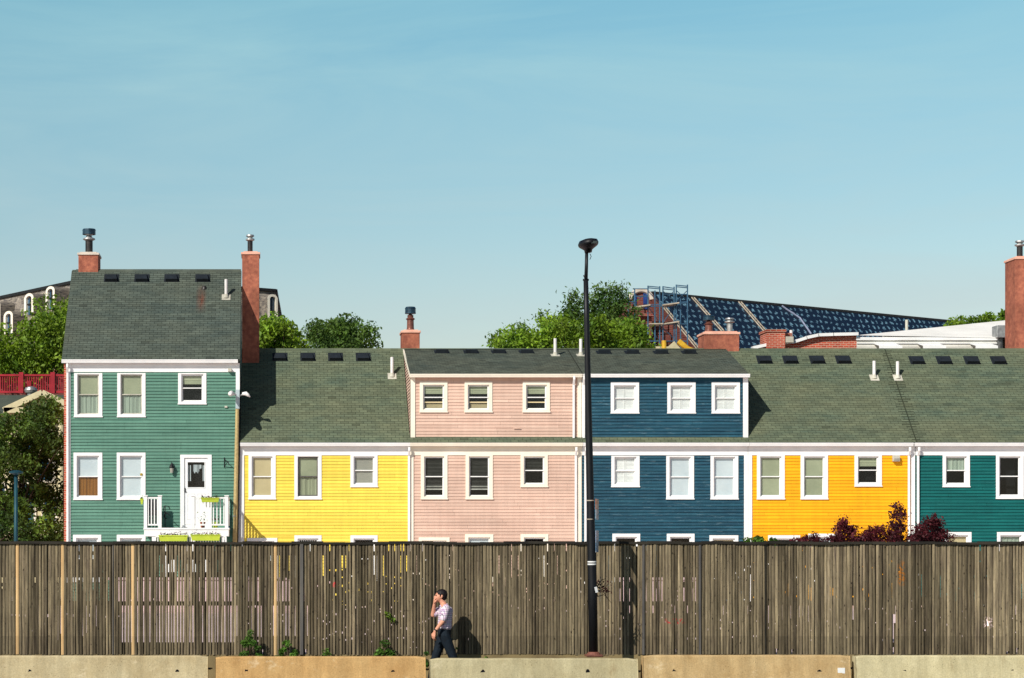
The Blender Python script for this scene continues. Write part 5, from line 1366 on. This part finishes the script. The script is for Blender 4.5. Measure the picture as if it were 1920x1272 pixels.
def finish(bm, name, mat, parent, vox=.008, smooth=6):
    me = bpy.data.meshes.new(name); 
    org = Vector(parent.location if parent.parent is None else man_org)
    bmesh.ops.translate(bm, verts=bm.verts, vec=-org); bm.to_mesh(me); bm.free()
    ob = bpy.data.objects.new(name, me); COL.objects.link(ob)
    r = ob.modifiers.new('r', 'REMESH'); r.mode = 'VOXEL'; r.voxel_size = vox; r.use_smooth_shade = True
    s = ob.modifiers.new('s', 'SMOOTH'); s.iterations = smooth; s.factor = .5
    dg = bpy.context.evaluated_depsgraph_get(); ev = ob.evaluated_get(dg); m2 = bpy.data.meshes.new_from_object(ev); ob.modifiers.clear(); ob.data = m2; m2.name = name
    at = m2.attributes.new('tone', 'FLOAT', 'FACE'); at.data.foreach_set('value', [1.0] * len(m2.polygons))
    m2.materials.clear(); m2.materials.append(mat); ob.parent = parent
    return ob
man_org = Vector((PX(832, YM), YM, SW))
man = thing('person', tuple(man_org), 'man in checked shirt and dark jeans walking left, one hand raised to his mouth', 'person')
skin = pm('skin', (222, 160, 132), (206, 142, 116), scale=8, rough=.55, dirt=.05, bstr=.05)
NS, FS = -.16, .16          # near / far shoulder offset in depth
sh_n, sh_f = Q(835, 1140, NS), Q(833, 1140, FS)
el_n, wr_n = Q(828.5, 1164, NS - .05), Q(813.5, 1183.5, NS - .05)
el_f, wr_f = Q(813, 1154, FS - .04), Q(814.5, 1133, .02)
hip_n, hip_f = Q(833, 1190, -.085), Q(832, 1190, .085)
kn_n, an_n = Q(851, 1238, -.09), Q(877, 1272, -.09)      # near leg trails
kn_f, an_f = Q(815, 1240, .09), Q(808, 1283, .09)
zg = SW
bm = bmesh.new()
# torso, neck
cap(bm, Q(833, 1188), (.105, .155, .09), Q(834, 1168), (.105, .14, .08)); cap(bm, Q(834, 1168), (.105, .14, .08), Q(835, 1147), (.115, .165, .09))
cap(bm, Q(834.5, 1141), (.08, .15, .06), Q(831, 1131), (.055, .058, .04)); cap(bm, Q(832, 1134), (.055, .056, .05), Q(827, 1124), .05)
# head: skull, face, jaw, nose, ear
hc = Q(826, 1117)
hull_into(bm, blob(hc + Vector((.015, 0, .01)), (.098, .076, .092)) + blob(hc + Vector((-.03, 0, -.03)), (.062, .06, .07)))
hull_into(bm, blob(hc + Vector((-.02, 0, -.05)), (.06, .055, .05)) + blob(hc + Vector((-.068, 0, -.105)), (.022, .026, .018)))
hull_into(bm, blob(hc + Vector((-.088, 0, .0)), (.01, .01, .01)) + blob(hc + Vector((-.113, 0, -.032)), (.010, .014, .010)) + blob(hc + Vector((-.085, 0, -.045)), (.012, .016, .01)))
for zz_, rr2 in ((-.066, .010), (-.082, .011)): hull_into(bm, blob(hc + Vector((-.086, -.012, zz_)), (.010, .012, rr2 * .6)) + blob(hc + Vector((-.086, .012, zz_)), (.010, .012, rr2 * .6)))
hull_into(bm, blob(hc + Vector((-.078, -.03, .018)), (.014, .02, .008)) + blob(hc + Vector((-.078, .03, .018)), (.014, .02, .008)))
for sg in (-1, 1): hull_into(bm, blob(hc + Vector((.018, sg * .078, -.01)), (.018, .01, .03)) + blob(hc + Vector((.012, sg * .076, -.035)), (.01, .008, .012)))
# arms
for s0, e0, w0 in ((sh_n, el_n, wr_n), (sh_f, el_f, wr_f)):
    cap(bm, s0, .055, e0, .043); cap(bm, e0, .043, w0, .027)
def hand(w, d, up, curl):
    """w wrist, d direction of fingers, up = back-of-hand normal"""
    d = d.normalized(); up = (up - d * up.dot(d)).normalized(); sd = d.cross(up)
    pc = w + d * .085
    hull_into(bm, blob(w, .024) + blob(pc + sd * .028, .014) + blob(pc - sd * .028, .014))
    for i, L in enumerate((.066, .078, .074, .056)):
        o = pc + sd * (.030 - .02 * i); p1 = o + d * L * .45 - up * curl * .02; p2 = p1 + d * L * .3 - up * curl * .045; p3 = p2 + d * L * .1 - up * curl * .04
        cap(bm, o, .0105, p1, .0098); cap(bm, p1, .0098, p2, .009); cap(bm, p2, .009, p3, .008)
    t0 = w + d * .03 + sd * .025; t1 = t0 + d * .03 + sd * .03 - up * .015; t2 = t1 + d * .035 - up * .02 * curl
    cap(bm, t0, .014, t1, .012); cap(bm, t1, .012, t2, .0095)
hand(wr_n, (wr_n - el_n).normalized() + Vector((.25, 0, -.5)), Vector((-.7, -.8, 0)), .7)
hand(wr_f, Vector((.02, -.25, 1)), Vector((-1, 0, 0)), 1.0)
# legs and feet
for h0, k0, a0, toe in ((hip_n, kn_n, an_n, Vector((-.06, 0, -.13))), (hip_f, kn_f, an_f, Vector((-.19, 0, -.03)))):
    cap(bm, h0, .085, k0, .056); cap(bm, k0, .056, k0.lerp(a0, .35) + Vector((.015, 0, 0)), .055); cap(bm, k0.lerp(a0, .35) + Vector((.015, 0, 0)), .055, a0, .036)
    cap(bm, a0, .036, a0 + toe, .025)
body = finish(bm, 'body', skin, man, .007, 4)
# shirt
bm = bmesh.new()
cap(bm, Q(833.5, 1178), (.128, .172, .05), Q(834.5, 1160), (.125, .16, .08)); cap(bm, Q(834.5, 1160), (.125, .16, .08), Q(836, 1145), (.13, .178, .09))
cap(bm, Q(836, 1144), (.11, .175, .06), Q(833, 1134.5), (.072, .075, .03))
for s0, e0 in ((sh_n, el_n), (sh_f, el_f)):
    cap(bm, s0 + Vector((0, 0, -.005)), .075, s0.lerp(e0, .8), .066); 
for zz_ in (0,): cap(bm, Q(829, 1136), (.05, .06, .02), Q(835, 1133), (.05, .065, .022))
s = N('checked shirt')
g = s.n('ShaderNodeNewGeometry'); sx = s.n('ShaderNodeSeparateXYZ'); s.l(g.outputs['Position'], sx.inputs[0])
def stripe(src, per, ph, w): return s.maprange(s.math('ABSOLUTE', s.math('SUBTRACT', s.math('FRACT', s.math('ADD', s.math('MULTIPLY', src, 1 / per), ph)), .5)), w * .5, w * .5 + .04, 1, 0)
uu = s.math('ADD', sx.outputs[0], s.math('MULTIPLY', sx.outputs[1], .9))
hz_ = stripe(sx.outputs[2], .075, .1, .3); vt = stripe(uu, .07, .2, .28); h2_ = stripe(sx.outputs[2], .075, .55, .14); v2_ = stripe(uu, .07, .65, .12)
col = s.mix(s.math('MULTIPLY', hz_, .45), alb((238, 226, 232)), alb((176, 120, 160))); col = s.mix(s.math('MULTIPLY', vt, .55), col, alb((140, 104, 164)))
col = s.mix(s.math('MULTIPLY', h2_, .45), col, alb((34, 34, 78))); col = s.mix(s.math('MULTIPLY', v2_, .75), col, alb((34, 34, 78))); s.bsdf(col, .85, .15)
finish(bm, 'shirt', s.m, body, .009, 5)
bm = bmesh.new()
cap(bm, Q(833, 1190), (.118, .165, .06), Q(833.5, 1180.5), (.118, .163, .02))
for h0, k0, a0 in ((hip_n, kn_n, an_n), (hip_f, kn_f, an_f)):
    cap(bm, h0 + Vector((0, 0, -.01)), .104, k0, .074); cap(bm, k0, .074, a0 + Vector((0, 0, .02)), .062)
jm = pm('dark denim', (20, 34, 46), (12, 22, 32), scale=12, rough=.85, bstr=.3)
jeans = finish(bm, 'jeans', jm, body, .01, 5)
bm = bmesh.new(); cap(bm, Q(833, 1179.5), (.121, .166, .012), Q(833, 1177.5), (.121, .166, .012)); finish(bm, 'belt', M['blackpaint'], body, .008, 2)
for a0, toe in ((an_n, Vector((-.07, 0, -.12))), (an_f, Vector((-.2, 0, -.05)))):
    bm = bmesh.new(); cap(bm, a0 + Vector((.02, 0, -.02)), (.05, .045, .045), a0 + toe, (.045, .045, .03)); finish(bm, 'shoe', M['deckdark'], body, .01, 3)
bm = bmesh.new()
hull_into(bm, blob(hc + Vector((.026, 0, .03)), (.100, .086, .088)) + blob(hc + Vector((.05, 0, -.02)), (.07, .074, .07)))
hull_into(bm, blob(hc + Vector((-.05, 0, .062)), (.02, .045, .022)) + blob(hc + Vector((.03, 0, .06)), (.07, .07, .05)))
for sg in (-1, 1): cap(bm, hc + Vector((-.005, sg * .075, .02)), .012, hc + Vector((-.01, sg * .074, -.02)), .007)
finish(bm, 'hair', pm('dark hair', (30, 22, 24), (18, 14, 18), scale=20, rough=.6), body, .008, 3)
for sg in (-1, 1):
    m = MB(); c = hc + Vector((-.083, sg * .032, .002)); m.lathe((c.x, c.y, c.z), [(.001, -.009), (.010, -.004), (.010, .004), (.001, .009)], 8); m.build('eye', M['room'], body)
m = MB(); w1 = wr_n.lerp(el_n, .12); ax = (el_n - wr_n).normalized(); m.tube([w1 - ax * .012, w1 + ax * .012], [.035, .036], 14); m.build('wristwatch', M['blackpaint'], body)

# ------------------------------------------------------------------ light, sky, camera
tosun = Vector((-.875, -1, 1)).normalized()
el = math.asin(tosun.z); az = math.atan2(tosun.x, tosun.y)
sd = bpy.data.lights.new('sun', 'SUN'); sd.energy = 5.4; sd.angle = math.radians(.5); sd.color = (1, .94, .84)
so = bpy.data.objects.new('sun', sd); COL.objects.link(so); so.rotation_euler = tosun.to_track_quat('Z', 'Y').to_euler(); so.location = (-30, -30, 60)
w = bpy.data.worlds.new('World'); SC.world = w; w.use_nodes = True; nt = w.node_tree; nt.nodes.clear()
out = nt.nodes.new('ShaderNodeOutputWorld'); bg = nt.nodes.new('ShaderNodeBackground'); sk = nt.nodes.new('ShaderNodeTexSky')
sk.sky_type = 'NISHITA'; sk.sun_disc = False; sk.sun_elevation = el; sk.sun_rotation = az % (2 * math.pi); sk.altitude = 50; sk.air_density = 1.0; sk.dust_density = 1.0; sk.ozone_density = 1.5
tc = nt.nodes.new('ShaderNodeTexCoord'); mp = nt.nodes.new('ShaderNodeMapping'); mp.inputs['Scale'].default_value = (2.2, 2.2, 13); mp.inputs['Rotation'].default_value = (0, math.radians(14), 0)
nz = nt.nodes.new('ShaderNodeTexNoise'); nz.inputs['Scale'].default_value = 1.6; nz.inputs['Detail'].default_value = 8; nz.inputs['Roughness'].default_value = .58; nz.inputs['Distortion'].default_value = .6
nt.links.new(tc.outputs['Generated'], mp.inputs[0]); nt.links.new(mp.outputs[0], nz.inputs['Vector'])
mr = nt.nodes.new('ShaderNodeMapRange'); mr.inputs[1].default_value = .4; mr.inputs[2].default_value = .75; mr.inputs[3].default_value = 0; mr.inputs[4].default_value = .5
nt.links.new(nz.outputs['Fac'], mr.inputs[0])
mul = nt.nodes.new('ShaderNodeMix'); mul.data_type = 'RGBA'; mul.blend_type = 'MULTIPLY'; mul.inputs[0].default_value = 1; mul.inputs[7].default_value = (1.0, 1.0, 1.0, 1)
sxz = nt.nodes.new('ShaderNodeSeparateXYZ'); nt.links.new(tc.outputs['Generated'], sxz.inputs[0])
cr = nt.nodes.new('ShaderNodeValToRGB'); e = cr.color_ramp.elements
e[0].position = 0; e[0].color = (.74, .64, .57, 1); e[1].position = .75; e[1].color = (.04, .08, .17, 1)
q_ = e.new(.10); q_.color = (.74, .68, .58, 1); q_ = e.new(.27); q_.color = (.58, .84, .71, 1); q_ = e.new(.36); q_.color = (.20, .36, .52, 1); q_ = e.new(.5); q_.color = (.06, .13, .30, 1)
nt.links.new(sxz.outputs[2], cr.inputs[0])
sc2 = nt.nodes.new('ShaderNodeVectorMath'); sc2.operation = 'SCALE'; sc2.inputs[3].default_value = 2.0; nt.links.new(cr.outputs[0], sc2.inputs[0]); nt.links.new(sc2.outputs[0], mul.inputs[7])
hz = nt.nodes.new('ShaderNodeMix'); hz.data_type = 'RGBA'; hz.inputs[7].default_value = (4.2, 4.9, 5.9, 1)
nt.links.new(mr.outputs[0], hz.inputs[0]); nt.links.new(sk.outputs[0], hz.inputs[6]); nt.links.new(hz.outputs[2], mul.inputs[6]); nt.links.new(mul.outputs[2], bg.inputs[0])
bg.inputs[1].default_value = .09; nt.links.new(bg.outputs[0], out.inputs[0])
cd = bpy.data.cameras.new('camera'); co = bpy.data.objects.new('camera', cd); COL.objects.link(co); SC.camera = co
co.location = (0, 0, CZ); co.rotation_euler = (math.radians(90), 0, 0)
cd.sensor_width = 36; cd.lens = 36 * F / 1920; cd.shift_x = (960 - CX) / 1920; cd.shift_y = (HY - 636) / 1920; cd.clip_end = 5000
SC.view_settings.view_transform = 'Standard'; SC.view_settings.look = 'None'; SC.view_settings.exposure = 0
